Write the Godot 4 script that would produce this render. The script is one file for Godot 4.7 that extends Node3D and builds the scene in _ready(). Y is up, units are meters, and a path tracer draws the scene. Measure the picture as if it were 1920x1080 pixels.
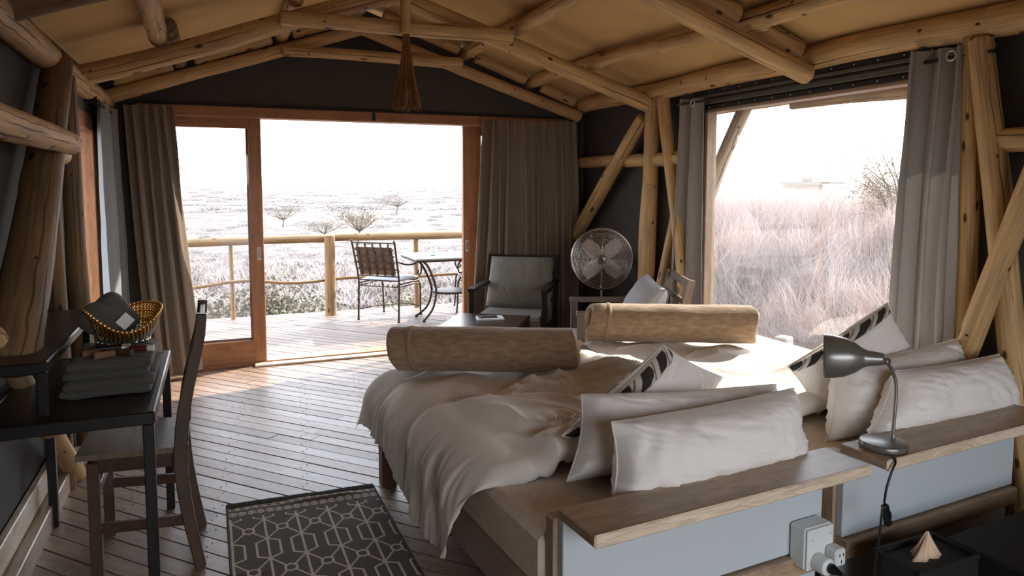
extends Node3D
# Safari tent bedroom on a timber deck above a pale savanna. Metres, y up, -z looks out of the tent.

var rng := RandomNumberGenerator.new()
var noise := FastNoiseLite.new()
var taken := {}
var M := {}                    # materials
var BED := Transform3D(Basis(Vector3.UP, deg_to_rad(3.8)), Vector3(0.909, 0, -1.795))   # the pair of beds, heads at local z = 0


func _ready() -> void:
	# ---- camera: a 25 mm lens with its axis at pixel (960, 455)
	var cam := Camera3D.new()
	cam.name = "camera"
	add_child(cam)
	var yaw := deg_to_rad(22.6146)
	var pitch := deg_to_rad(4.6079)
	var fwd := Vector3(sin(yaw) * cos(pitch), -sin(pitch), -cos(yaw) * cos(pitch))
	cam.look_at_from_position(Vector3(0, 1.55, 0), Vector3(0, 1.55, 0) + fwd, Vector3.UP)
	cam.set_frustum(0.1 * 1080.0 / 1340.0, Vector2(0, -0.1 * 85.0 / 1340.0), 0.1, 6000.0)
	cam.current = true

	# ---- sky, sun, exposure
	var env := Environment.new()
	var sky := Sky.new()
	var sm := ProceduralSkyMaterial.new()
	sm.sky_top_color = Color(0.86, 0.92, 1.0)
	sm.sky_horizon_color = Color(1.0, 0.985, 0.97)
	sm.sky_curve = 0.2
	sm.ground_horizon_color = Color(0.8, 0.74, 0.68)
	sm.ground_bottom_color = Color(0.55, 0.5, 0.45)
	sm.sky_energy_multiplier = SKY
	sm.ground_energy_multiplier = 1.0
	sm.sun_angle_max = 0.0
	sky.sky_material = sm
	env.background_mode = Environment.BG_SKY
	env.sky = sky
	env.tonemap_mode = Environment.TONE_MAPPER_LINEAR
	env.tonemap_exposure = 1.06
	env.sdfgi_enabled = true
	env.ssao_enabled = true
	env.ssil_enabled = true
	var we := WorldEnvironment.new()
	we.name = "world_environment"
	we.environment = env
	add_child(we)
	var sun := DirectionalLight3D.new()
	sun.name = "sun"
	add_child(sun)
	var to_sun := Vector3(0.913 * cos(SUN_UP), sin(SUN_UP), -0.408 * cos(SUN_UP))
	sun.look_at_from_position(to_sun * 30.0, Vector3.ZERO, Vector3.UP)
	sun.light_energy = SUN
	sun.light_color = Color(1.0, 0.96, 0.90)
	sun.light_angular_distance = 0.6
	sun.shadow_enabled = true
	sun.sky_mode = DirectionalLight3D.SKY_MODE_LIGHT_ONLY

	rng.seed = 20240611
	noise.seed = 7
	noise.noise_type = FastNoiseLite.TYPE_SIMPLEX_SMOOTH
	noise.fractal_type = FastNoiseLite.FRACTAL_NONE
	noise.frequency = 1.0
	make_materials()
	shell()
	door_and_windows()
	logs()
	curtains()
	deck()
	beds()
	bed_things()
	desk_corner()
	lounge()
	rug()
	pendant()
	landscape()
	for c in get_children():
		if c.has_meta("label") and c is Node3D and not c is MultiMeshInstance3D:
			settle(c)


const SKY := 2.2
const SUN := 4.0
const SUN_UP := deg_to_rad(31.0)


# ------------------------------------------------------------------ naming
func numbered(called: String) -> String:
	if not taken.has(called):
		taken[called] = 0
		return called
	taken[called] += 1
	return "%s_%03d" % [called, taken[called]]


func thing(called: String, label: String, category: String, group := "") -> Node3D:
	var o := Node3D.new()
	o.name = numbered(called)
	add_child(o)
	return tag(o, label, category, group)


func tag(o: Node3D, label: String, category: String, group := "", kind := "") -> Node3D:
	o.set_meta("label", label)
	o.set_meta("category", category)
	if group:
		o.set_meta("group", group)
	if kind:
		o.set_meta("kind", kind)
	return o


func part(called: String, g: Geo, m: Material, parent: Node3D) -> MeshInstance3D:
	var o := MeshInstance3D.new()
	o.name = called
	o.mesh = g.commit()
	o.material_override = null
	o.set_surface_override_material(0, m)
	parent.add_child(o, true)
	return o


func single(called: String, g: Geo, m: Material, label: String, category: String, group := "") -> MeshInstance3D:
	var o := MeshInstance3D.new()
	o.name = numbered(called)
	o.mesh = g.commit()
	o.set_surface_override_material(0, m)
	add_child(o)
	tag(o, label, category, group)
	return o


func struct(called: String, g: Geo, m: Material, parent: Node3D = null) -> MeshInstance3D:
	var o := MeshInstance3D.new()
	o.mesh = g.commit()
	o.set_surface_override_material(0, m)
	if parent:
		o.name = called
		parent.add_child(o, true)
	else:
		o.name = numbered(called)
		add_child(o)
		o.set_meta("kind", "structure")
	return o


func gather(o: Node3D, at: Transform3D, box: Array) -> void:
	if o is MeshInstance3D and o.mesh:
		var b: AABB = at * o.mesh.get_aabb()
		box[0] = b if box.size() < 2 else (box[0] as AABB).merge(b)
		if box.size() < 2:
			box.append(true)
	for c in o.get_children():
		if c is Node3D:
			gather(c, at * c.transform, box)


func settle(o: Node3D) -> void:      # puts a thing's origin at the middle of its base
	if not o.transform.is_equal_approx(Transform3D.IDENTITY):
		return
	var box := [AABB()]
	gather(o, Transform3D.IDENTITY, box)
	if box.size() < 2:
		return
	var b: AABB = box[0]
	var base := Vector3(b.position.x + b.size.x / 2, b.position.y, b.position.z + b.size.z / 2)
	if o is MeshInstance3D:
		var am: ArrayMesh = o.mesh
		var a := am.surface_get_arrays(0)
		var v: PackedVector3Array = a[Mesh.ARRAY_VERTEX]
		for i in v.size():
			v[i] -= base
		a[Mesh.ARRAY_VERTEX] = v
		var m := ArrayMesh.new()
		m.add_surface_from_arrays(Mesh.PRIMITIVE_TRIANGLES, a)
		var keep: Material = o.get_surface_override_material(0)
		o.mesh = m
		o.set_surface_override_material(0, keep)
	for c in o.get_children():
		if c is Node3D:
			c.position -= base
	o.position = base


# ------------------------------------------------------------------ geometry
class Geo:
	var v := PackedVector3Array()
	var n := PackedVector3Array()
	var uv := PackedVector2Array()
	var c := PackedColorArray()
	var ix := PackedInt32Array()
	var tint := Color.WHITE
	var tinted := false

	func piece(pv: PackedVector3Array, puv: PackedVector2Array, tris: PackedInt32Array, smooth := true, closed := true, weld := PackedInt32Array()) -> void:
		if closed:
			var vol := 0.0
			for k in range(0, tris.size(), 3):
				vol += pv[tris[k]].dot(pv[tris[k + 1]].cross(pv[tris[k + 2]]))
			if vol > 0.0:
				for k in range(0, tris.size(), 3):
					var t := tris[k + 1]
					tris[k + 1] = tris[k + 2]
					tris[k + 2] = t
		var base := v.size()
		if smooth:
			var acc := PackedVector3Array()
			acc.resize(pv.size())
			for k in range(0, tris.size(), 3):
				var a := tris[k]
				var b := tris[k + 1]
				var d := tris[k + 2]
				var fn := (pv[d] - pv[a]).cross(pv[b] - pv[a])
				acc[a] += fn
				acc[b] += fn
				acc[d] += fn
			for k in range(0, weld.size(), 2):
				var s := acc[weld[k]] + acc[weld[k + 1]]
				acc[weld[k]] = s
				acc[weld[k + 1]] = s
			for i in pv.size():
				v.append(pv[i])
				n.append(acc[i].normalized() if acc[i].length_squared() > 1e-20 else Vector3.UP)
				uv.append(puv[i])
				if tinted:
					c.append(tint)
			for t in tris:
				ix.append(base + t)
		else:
			for k in range(0, tris.size(), 3):
				var fn := (pv[tris[k + 2]] - pv[tris[k]]).cross(pv[tris[k + 1]] - pv[tris[k]]).normalized()
				for j in 3:
					v.append(pv[tris[k + j]])
					n.append(fn)
					uv.append(puv[tris[k + j]])
					if tinted:
						c.append(tint)
					ix.append(base + k + j)

	# f(u, v) for u, v in 0..1
	func grid(f: Callable, nu: int, nv: int, wrap := false, closed := false, us := 1.0, vs := 1.0, flip := false) -> void:
		var pv := PackedVector3Array()
		var puv := PackedVector2Array()
		var tris := PackedInt32Array()
		var weld := PackedInt32Array()
		for j in nv + 1:
			for i in nu + 1:
				pv.append(f.call(float(i) / nu, float(j) / nv))
				puv.append(Vector2(us * i / nu, vs * j / nv))
		for j in nv:
			for i in nu:
				var a := j * (nu + 1) + i
				if flip:
					tris.append_array([a, a + 1, a + nu + 1, a + 1, a + nu + 2, a + nu + 1])
				else:
					tris.append_array([a, a + nu + 1, a + 1, a + 1, a + nu + 1, a + nu + 2])
		if wrap:
			for j in nv + 1:
				weld.append_array([j * (nu + 1), j * (nu + 1) + nu])
		piece(pv, puv, tris, true, closed, weld)

	# chamfered box; grain (v) runs along its longest side
	func box(at: Vector3, size: Vector3, basis := Basis.IDENTITY, bevel := 0.004, shift := Vector2.ZERO) -> void:
		var h := size / 2.0
		var b: float = minf(bevel, minf(h.x, minf(h.y, h.z)) * 0.9)
		var g := 0
		if size.y >= size.x and size.y >= size.z:
			g = 1
		elif size.z >= size.x:
			g = 2
		var pts := []
		for s in 8:
			var sg := Vector3(1 if s & 1 else -1, 1 if s & 2 else -1, 1 if s & 4 else -1)
			for k in 3:
				var p := Vector3(sg.x * (h.x - b), sg.y * (h.y - b), sg.z * (h.z - b))
				p[k] = sg[k] * h[k]
				pts.append(p)
		var faces := []
		for k in 3:
			var k1 := (k + 1) % 3
			var k2 := (k + 2) % 3
			for sgn in 2:
				var q := []
				for c4 in [[0, 0], [1, 0], [1, 1], [0, 1]]:
					var s := (sgn << k) | (int(c4[0]) << k1) | (int(c4[1]) << k2)
					q.append(s * 3 + k)
				faces.append(q)
		for k in 3:                      # edges along axis k
			var k1 := (k + 1) % 3
			var k2 := (k + 2) % 3
			for c4 in [[0, 0], [1, 0], [1, 1], [0, 1]]:
				var s0 := (int(c4[0]) << k1) | (int(c4[1]) << k2)
				var s1 := s0 | (1 << k)
				faces.append([s0 * 3 + k1, s1 * 3 + k1, s1 * 3 + k2, s0 * 3 + k2])
		for s in 8:
			faces.append([s * 3, s * 3 + 1, s * 3 + 2])
		for q in faces:
			var mid := Vector3.ZERO
			for i in q:
				mid += pts[i]
			mid /= q.size()
			var fn: Vector3 = (pts[q[1]] - pts[q[0]]).cross(pts[q[2]] - pts[q[0]])
			var d := 0
			if absf(fn.y) > absf(fn.x) and absf(fn.y) >= absf(fn.z):
				d = 1
			elif absf(fn.z) > absf(fn.x):
				d = 2
			var pv := PackedVector3Array()
			var puv := PackedVector2Array()
			for i in q:
				var p: Vector3 = pts[i]
				pv.append(at + basis * p)
				var o1 := (d + 1) % 3
				var o2 := (d + 2) % 3
				if d == g:
					puv.append(Vector2(p[o1], p[o2]) + shift)
				else:
					puv.append((Vector2(p[o2], p[o1]) if o1 == g else Vector2(p[o1], p[o2])) + shift)
			var tr := PackedInt32Array([0, 1, 2]) if q.size() == 3 else PackedInt32Array([0, 1, 2, 0, 2, 3])
			if fn.dot(mid) > 0:          # clockwise from outside
				tr = PackedInt32Array([0, 2, 1]) if q.size() == 3 else PackedInt32Array([0, 2, 1, 0, 3, 2])
			if basis.determinant() < 0:
				tr.reverse()
			piece(pv, puv, tr, false, false)

	# bar between two points, rectangular section w (across) x t (along up)
	func bar(a: Vector3, b: Vector3, w: float, t: float, up := Vector3.UP, bevel := 0.003) -> void:
		var y := (b - a).normalized()
		var x := up.cross(y)
		if x.length() < 1e-4:
			x = Vector3.RIGHT.cross(y)
		x = x.normalized()
		box((a + b) / 2.0, Vector3(w, a.distance_to(b), t), Basis(x, y, x.cross(y)), bevel, Vector2(a.x * 3.7 + a.z * 1.3, a.y + a.x))

	func tube(pts: PackedVector3Array, radii: PackedFloat32Array, seg := 8, caps := true, us := 1.0, vs := 1.0, wob = null) -> void:
		var pv := PackedVector3Array()
		var puv := PackedVector2Array()
		var tris := PackedInt32Array()
		var weld := PackedInt32Array()
		var last := pts.size() - 1
		var dir := (pts[1] - pts[0]).normalized()
		var x := dir.cross(Vector3.UP)
		if x.length() < 0.05:
			x = dir.cross(Vector3.RIGHT)
		x = x.normalized()
		var run := 0.0
		for j in pts.size():
			if j > 0:
				run += pts[j].distance_to(pts[j - 1])
			var d := (pts[mini(j + 1, last)] - pts[maxi(j - 1, 0)]).normalized()
			x = (x - d * x.dot(d)).normalized()
			var y := d.cross(x)
			for i in seg + 1:
				var a := TAU * i / seg
				var r := radii[j % radii.size()]
				if wob != null:
					r *= wob.call(a, run)
				pv.append(pts[j] + (x * cos(a) + y * sin(a)) * r)
				puv.append(Vector2(us * i / seg, run * vs))
			weld.append_array([j * (seg + 1), j * (seg + 1) + seg])
		for j in last:
			for i in seg:
				var a := j * (seg + 1) + i
				tris.append_array([a, a + 1, a + seg + 1, a + 1, a + seg + 2, a + seg + 1])
		if caps:
			for e in [0, last]:
				var k := pv.size()
				pv.append(pts[e])
				puv.append(Vector2(0.5, run * vs * (1 if e else 0)))
				for i in seg:
					var a: int = e * (seg + 1) + i
					if e == 0:
						tris.append_array([k, a + 1, a])
					else:
						tris.append_array([k, a, a + 1])
		piece(pv, puv, tris, true, caps, weld)

	func wire(pts: Array, r: float, seg := 6) -> void:
		tube(PackedVector3Array(pts), PackedFloat32Array([r]), seg)

	func smooth_wire(pts: Array, r: float, seg := 6, steps := 6) -> void:
		var cv := PackedVector3Array()
		for k in pts.size() - 1:
			var p0: Vector3 = pts[maxi(k - 1, 0)]
			var p3: Vector3 = pts[mini(k + 2, pts.size() - 1)]
			for s in steps:
				cv.append((pts[k] as Vector3).cubic_interpolate(pts[k + 1], p0, p3, float(s) / steps))
		cv.append(pts[-1])
		tube(cv, PackedFloat32Array([r]), seg)

	# profile of (radius, height) turned about an axis
	func lathe(prof: Array, at: Transform3D, seg := 24) -> void:
		var pv := PackedVector3Array()
		var puv := PackedVector2Array()
		var tris := PackedInt32Array()
		var weld := PackedInt32Array()
		for j in prof.size():
			for i in seg + 1:
				var a := TAU * i / seg
				var p: Vector2 = prof[j]
				pv.append(at * Vector3(p.x * cos(a), p.y, p.x * sin(a)))
				puv.append(Vector2(float(i) / seg, float(j) / prof.size()))
			weld.append_array([j * (seg + 1), j * (seg + 1) + seg])
		for j in prof.size() - 1:
			for i in seg:
				var a := j * (seg + 1) + i
				tris.append_array([a, a + 1, a + seg + 1, a + 1, a + seg + 2, a + seg + 1])
		piece(pv, puv, tris, true, true, weld)

	# flat polygon (x, z) between two heights
	func slab(poly: PackedVector2Array, y0: float, y1: float, grain := 0.0, shift := Vector2.ZERO) -> void:
		var tri := Geometry2D.triangulate_polygon(poly)
		if tri.is_empty():
			return
		var pv := PackedVector3Array()
		var puv := PackedVector2Array()
		var k := poly.size()
		for y in [y0, y1]:
			for p in poly:
				pv.append(Vector3(p.x, y, p.y))
				puv.append(p.rotated(-grain + PI / 2) + shift)
		var t := PackedInt32Array()
		for i in range(0, tri.size(), 3):
			t.append_array([tri[i] + k, tri[i + 1] + k, tri[i + 2] + k])
			t.append_array([tri[i], tri[i + 2], tri[i + 1]])
		var area := 0.0
		for i in k:
			area += poly[i].cross(poly[(i + 1) % k])
		var a0: Vector2 = poly[tri[1]] - poly[tri[0]]
		var same := (a0.cross(poly[tri[2]] - poly[tri[0]]) > 0) == (area > 0)
		for i in k:
			var j := (i + 1) % k
			if same:
				t.append_array([i, j, j + k, i, j + k, i + k])
			else:
				t.append_array([j, i, j + k, j + k, i, i + k])
		piece(pv, puv, t, false, true)

	func moved(t: Transform3D, from := 0) -> void:
		for i in range(from, v.size()):
			v[i] = t * v[i]
			n[i] = (t.basis * n[i]).normalized()
		if t.basis.determinant() < 0 and from == 0:
			for k in range(0, ix.size(), 3):
				var q := ix[k + 1]
				ix[k + 1] = ix[k + 2]
				ix[k + 2] = q

	func commit() -> ArrayMesh:
		var a := []
		a.resize(Mesh.ARRAY_MAX)
		a[Mesh.ARRAY_VERTEX] = v
		a[Mesh.ARRAY_NORMAL] = n
		a[Mesh.ARRAY_TEX_UV] = uv
		if tinted:
			a[Mesh.ARRAY_COLOR] = c
		a[Mesh.ARRAY_INDEX] = ix
		var m := ArrayMesh.new()
		m.add_surface_from_arrays(Mesh.PRIMITIVE_TRIANGLES, a)
		return m


# an oval pillow stretched between four corners (a, b, c, d in turn); front is the side its normal a-b-d points to
func pillow(corners: Array, thick: float, seed_at: float, pinch := 0.07, crease := 0.012, side := 0, flat_back := 1.0, nu := 40, nv := 28, wrap := 0.0) -> Geo:
	var a: Vector3 = corners[0]
	var b: Vector3 = corners[1]
	var c: Vector3 = corners[2]
	var d: Vector3 = corners[3]
	var nrm := (b - a).cross(d - a).normalized()
	var g := Geo.new()
	var surf := func(u: float, w: float, sgn: float) -> Vector3:
		var s := u * 2.0 - 1.0
		var t := w * 2.0 - 1.0
		s = signf(s) * pow(absf(s), 0.8)
		t = signf(t) * pow(absf(t), 0.8)
		var s2 := s * (1.0 - pinch * (1.0 - t * t))
		var t2 := t * (1.0 - pinch * (1.0 - s * s))
		var p := a.lerp(b, s2 * 0.5 + 0.5).lerp(d.lerp(c, s2 * 0.5 + 0.5), t2 * 0.5 + 0.5)
		var h := pow(maxf(0.0, 1.0 - pow(absf(s), 3.6)), 0.55) * pow(maxf(0.0, 1.0 - pow(absf(t), 3.0)), 0.55)
		var e := smoothstep(0.0, 0.35, h) * (1.0 - 0.5 * h)
		var q := p * 6.0 + Vector3(seed_at, seed_at * 2.0, 0)
		var w1 := noise.get_noise_3d(q.x, q.y, q.z)
		var w2 := 1.0 - absf(noise.get_noise_3d(q.x * 1.7 + w1 * 1.2, q.y * 0.9 + w1, q.z * 1.7 + 9.0)) * 2.0
		var w3 := 1.0 - absf(noise.get_noise_2d(s * 4.0 + seed_at, t * 11.0 + w1 * 2.0)) * 2.0
		var k := sgn if sgn > 0 else sgn * flat_back
		return p + nrm * (k * thick * 0.5 * h + e * crease * (w2 * 0.9 + w1 * 0.8 + w3 * 0.5) * sgn)
	if side >= 0:
		g.grid(func(u, w): return surf.call(lerpf(wrap, 1.0, u), w, 1.0), nu, nv, false, false, 1, 1, true)
	if side < 0 and wrap > 0.0:
		g.grid(func(u, w): return surf.call(u * wrap, w, 1.0), 10, nv, false, false, wrap, 1, true)
	if side <= 0:
		g.grid(func(u, w): return surf.call(u, w, -1.0), nu, nv, false, false, 1, 1, false)
	return g


func ridged(x: float, y: float, z: float) -> float:
	return 1.0 - absf(noise.get_noise_3d(x, y, z)) * 2.0


func log_geo(a: Vector3, b: Vector3, ra: float, rb: float, bend := 0.012, bumps := 3) -> Geo:
	var g := Geo.new()
	var length := a.distance_to(b)
	var rings: int = maxi(8, int(length / 0.06))
	var dir := (b - a) / length
	var x := dir.cross(Vector3.UP if absf(dir.y) < 0.9 else Vector3.RIGHT).normalized()
	var y := dir.cross(x)
	var sd := rng.randf() * 100.0
	var knots := []
	for k in bumps:
		knots.append([rng.randf_range(0.1, length - 0.1), rng.randf() * TAU, rng.randf_range(0.06, 0.13)])
	var pts := PackedVector3Array()
	var rad := PackedFloat32Array()
	var e := minf(0.016, ra * 0.3)
	var ts := [0.0, e * 0.35, e]
	for j in range(1, rings):
		ts.append(lerpf(e, length - e, float(j) / rings))
	ts.append_array([length - e, length - e * 0.35, length])
	for k in ts.size():
		var t: float = ts[k]
		var w := sin(PI * t / length)
		pts.append(a + dir * t + (x * noise.get_noise_2d(t * 0.55, sd) + y * noise.get_noise_2d(t * 0.55, sd + 50.0)) * bend * (0.25 + 0.5 * w))
		var r := lerpf(ra, rb, t / length) * (1.0 + 0.04 * noise.get_noise_2d(t * 1.3, sd + 20.0))
		if k == 0 or k == ts.size() - 1:
			r *= 0.80
		elif k == 1 or k == ts.size() - 2:
			r *= 0.93
		rad.append(r)
	var wob := func(an: float, run: float) -> float:
		var f: float = 1.0 + 0.035 * noise.get_noise_3d(cos(an) * 1.1 + sd, sin(an) * 1.1, run * 2.2)
		for kn in knots:
			var da := absf(wrapf(an - kn[1], -PI, PI))
			f += kn[2] * exp(-pow((run - kn[0]) / 0.035, 2.0) - pow(da / 0.4, 2.0))
		return f
	g.tube(pts, rad, 16, true, 1.0, 1.0, wob)
	var off := Vector2(rng.randf(), rng.randf() * 2.0)
	for i in g.uv.size():
		g.uv[i] += off
	return g


func woodlog(called: String, a: Vector3, b: Vector3, ra: float, rb: float, mat: String, label: String, category: String, group := "", bend := 0.012, bumps := 3) -> MeshInstance3D:
	return single(called, log_geo(a, b, ra, rb, bend, bumps), M[mat], label, category, group)


# ------------------------------------------------------------------ materials
func picture(w: int, h: int, f: Callable, mips := false) -> ImageTexture:
	var data := PackedByteArray()
	data.resize(w * h * 3)
	var k := 0
	for y in h:
		for x in w:
			var c: Color = f.call(x, y)
			data[k] = int(clampf(c.r, 0, 1) * 255.0)
			data[k + 1] = int(clampf(c.g, 0, 1) * 255.0)
			data[k + 2] = int(clampf(c.b, 0, 1) * 255.0)
			k += 3
	return ImageTexture.create_from_image(Image.create_from_data(w, h, false, Image.FORMAT_RGB8, data))


func mat(key: String, color: Color, rough := 0.8, tex: Texture2D = null, scale := Vector3.ONE, bump: Texture2D = null, bump_cm := 0.1, tri := false) -> StandardMaterial3D:
	var m := StandardMaterial3D.new()
	m.resource_name = key
	m.albedo_color = color
	m.roughness = rough
	if tex:
		m.albedo_texture = tex
	m.uv1_scale = scale
	if bump:
		m.heightmap_enabled = true
		m.heightmap_texture = bump
		m.heightmap_scale = bump_cm
	if tri:
		m.uv1_triplanar = true
	M[key] = m
	return m


func grey(v: float) -> Color:
	return Color(v, v, v)


func make_materials() -> void:
	var nz := noise
	# peeled gum pole: long grain, drying cracks and knots, seamless round the pole
	var knots := []
	var kr := RandomNumberGenerator.new()
	kr.seed = 5
	for k in 11:
		knots.append(Vector3(kr.randf(), kr.randf(), kr.randf_range(0.6, 1.3)))
	var cracks := []
	for k in 9:
		cracks.append([kr.randf(), kr.randf(), kr.randf_range(0.08, 0.3), kr.randf() * 9.0, kr.randf_range(0.5, 1.0)])
	var log_at := func(u: float, v: float) -> Array:
		var a := u * TAU
		var g1 := nz.get_noise_3d(cos(a) * 9.0, sin(a) * 9.0, v * 5.0)
		var g2 := nz.get_noise_3d(cos(a) * 22.0, sin(a) * 22.0, v * 9.0 + 40.0)
		var g3 := nz.get_noise_3d(cos(a) * 1.2, sin(a) * 1.2, v * 6.0 + 7.0)
		var s := 0.88 + 0.10 * g1 + 0.09 * g2 + 0.09 * g3
		var warm := 0.5 + 0.5 * g3
		var dark := 0.0
		for c in cracks:
			var dv: float = absf(wrapf(v - c[1], -0.5, 0.5))
			if dv < c[2]:
				var du: float = absf(wrapf(u - c[0] + 0.012 * nz.get_noise_2d(v * 12.0, c[3]), -0.5, 0.5))
				dark = maxf(dark, (1.0 - smoothstep(0.0, 0.013 * (1.0 - dv / c[2]) + 0.003, du)) * c[4])
		for k in knots:
			var d := Vector2(wrapf(u - k.x, -0.5, 0.5) * 5.0, wrapf(v - k.y, -0.5, 0.5) * 30.0 / k.z)
			d.y *= 0.45
			dark = maxf(dark, 0.9 * (1.0 - smoothstep(0.07 * k.z, 0.19 * k.z, d.length() + 0.03 * g1)))
		return [s, warm, dark]
	var log_tex := picture(256, 768, func(x, y):
		var l: Array = log_at.call(x / 256.0, y / 768.0)
		var c: Color = Color(1.0, 0.94, 0.84).lerp(Color(1.0, 0.89, 0.73), l[1]) * l[0]
		return c.lerp(Color(0.16, 0.10, 0.06), l[2] * 0.85))
	var log_bump := picture(256, 768, func(x, y):
		var l: Array = log_at.call(x / 256.0, y / 768.0)
		return grey(0.75 + (l[0] - 0.8) * 0.5 - l[2] * 0.6))
	mat("pole", Color(0.84, 0.755, 0.61), 0.62, log_tex, Vector3(1, 0.5, 1), log_bump, 0.35)
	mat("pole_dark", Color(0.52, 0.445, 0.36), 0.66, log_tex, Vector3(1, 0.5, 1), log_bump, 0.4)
	mat("pole_out", Color(0.60, 0.515, 0.40), 0.7, log_tex, Vector3(1, 0.5, 1), log_bump, 0.35)
	mat("pole_pale", Color(0.84, 0.74, 0.60), 0.7, log_tex, Vector3(1, 0.5, 1), log_bump, 0.35)
	mat("pole_grey", Color(0.74, 0.69, 0.63), 0.75, log_tex, Vector3(1, 0.5, 1), log_bump, 0.4)
	# sawn timber, v along the grain
	var wood_at := func(x: float, y: float) -> float:
		var w := nz.get_noise_2d(x * 5.0, y * 1.3 + 3.0)
		var s: float = nz.get_noise_2d(x * 46.0 + w * 5.0, y * 2.2)
		var f := nz.get_noise_2d(x * 130.0, y * 7.0 + 90.0)
		return 0.93 + 0.08 * w + 0.10 * s + 0.06 * f
	var wood_tex := picture(256, 512, func(x, y):
		var s: float = wood_at.call(x / 256.0, y / 256.0)
		return Color(s, s * (0.94 + 0.05 * s), s * (0.88 + 0.1 * s)))
	var wood_bump := picture(256, 512, func(x, y): return grey(wood_at.call(x / 256.0, y / 256.0) - 0.3))
	for k in 4:
		var t: float = [0.97, 1.0, 1.035, 0.93][k]
		mat("plank%d" % k, Color(0.60 * t, 0.505 * t, 0.435 * t), 0.40 + 0.02 * k, wood_tex, Vector3(3, 1, 1), wood_bump, 0.08)
		mat("deck%d" % k, Color(0.50 * t, 0.425 * t, 0.38 * t), 0.6, wood_tex, Vector3(3, 1, 1), wood_bump, 0.1)
	mat("hardwood", Color(0.69, 0.475, 0.31), 0.42, wood_tex, Vector3(2.5, 1, 1), wood_bump, 0.06)
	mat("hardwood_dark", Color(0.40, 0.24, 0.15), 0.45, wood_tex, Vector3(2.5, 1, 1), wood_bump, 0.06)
	mat("walnut", Color(0.25, 0.145, 0.09), 0.28, wood_tex, Vector3(2.5, 1, 1), wood_bump, 0.05)
	mat("desk_wood", Color(0.20, 0.145, 0.115), 0.33, wood_tex, Vector3(2.5, 1, 1), wood_bump, 0.05)
	mat("desk_frame", Color(0.085, 0.075, 0.07), 0.4, wood_tex, Vector3(2.5, 1, 1))
	mat("chair_wood", Color(0.31, 0.225, 0.175), 0.45, wood_tex, Vector3(2.5, 1, 1), wood_bump, 0.06)
	mat("chair_seat", Color(0.50, 0.44, 0.38), 0.38, wood_tex, Vector3(2.5, 1, 1), wood_bump, 0.06)
	mat("black_wood", Color(0.10, 0.085, 0.08), 0.42, wood_tex, Vector3(2.5, 1, 1))
	mat("arm_wood", Color(0.44, 0.38, 0.33), 0.45, wood_tex, Vector3(2.5, 1, 1), wood_bump, 0.05)
	mat("pale_wood", Color(0.86, 0.79, 0.70), 0.42, wood_tex, Vector3(2.5, 1, 1), wood_bump, 0.05)
	mat("oak", Color(0.655, 0.56, 0.465), 0.36, wood_tex, Vector3(2.5, 1, 1), wood_bump, 0.05)
	mat("white_board", Color(0.71, 0.735, 0.745), 0.55)
	# cloth
	var weave := picture(256, 256, func(x, y):
		var a: float = 0.5 + 0.5 * sin(x * TAU / 8.0) * (1 if (y / 4) % 2 == 0 else -1)
		return grey(0.5 + 0.25 * a + 0.2 * nz.get_noise_2d(x * 0.3, y * 0.04) + 0.15 * nz.get_noise_2d(x * 0.04, y * 0.35)))
	var weave_tex := picture(256, 256, func(x, y):
		return grey(0.92 + 0.05 * nz.get_noise_2d(x * 0.5, y * 0.05) + 0.06 * nz.get_noise_2d(x * 0.05, y * 0.5)))
	var mottled := picture(256, 256, func(x, y):
		var a: float = x * TAU / 256.0
		var b: float = y * TAU / 256.0
		return grey(0.96 + 0.03 * nz.get_noise_3d(cos(a) * 1.6 + sin(b), sin(a) * 1.6 + cos(b) * 1.3, sin(b) * 1.6)))
	var lin := func(key: String, col: Color, through: float, sc := 3.0) -> void:
		var m := mat(key, col, 0.9, weave_tex, Vector3(sc, sc, 1), weave, 0.05)
		m.metallic_specular = 0.25
		if through > 0:
			m.backlight_enabled = true
			m.backlight = grey(through)
	lin.call("curtain_brown", Color(0.62, 0.555, 0.49), 0.16)
	lin.call("curtain_grey", Color(0.555, 0.53, 0.51), 0.14)
	lin.call("curtain_pale", Color(0.66, 0.635, 0.615), 0.36, 7.0)
	lin.call("curtain_blue", Color(0.56, 0.57, 0.57), 0.3)
	lin.call("taupe", Color(0.53, 0.51, 0.475), 0.0)
	lin.call("pale_cushion", Color(0.72, 0.72, 0.73), 0.0)
	mat("canvas_roof", Color(0.80, 0.655, 0.43), 0.9, mottled, Vector3(0.35, 0.35, 0.35), weave, 0.02, true).backlight_enabled = true
	M["canvas_roof"].backlight = grey(0.05)
	mat("canvas_dark", Color(0.295, 0.28, 0.265), 0.9, mottled, Vector3(0.4, 0.4, 0.4), weave, 0.02, true)
	mat("canvas_black", Color(0.16, 0.155, 0.15), 0.85, mottled, Vector3(0.8, 0.8, 0.8), null, 0, true)
	mat("canvas_strip", Color(0.36, 0.35, 0.32), 0.85, mottled, Vector3(0.8, 0.8, 0.8), null, 0, true)
	var crumple := picture(256, 256, func(x, y):
		var a: float = x * TAU / 256.0
		var b: float = y * TAU / 256.0
		return grey(0.5 + 0.5 * nz.get_noise_3d(cos(a) * 2.6 + sin(b) * 1.5, sin(a) * 2.6 + cos(b) * 1.5, sin(b) * 3.0)))
	var sheet := mat("linen", Color(0.90, 0.87, 0.83), 0.85, null, Vector3(5, 5, 3), crumple, 0.04)
	sheet.metallic_specular = 0.25
	var white := mat("pillow_white", Color(0.91, 0.89, 0.87), 0.85, null, Vector3(3, 3, 1), crumple, 0.05)
	white.metallic_specular = 0.25
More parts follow.
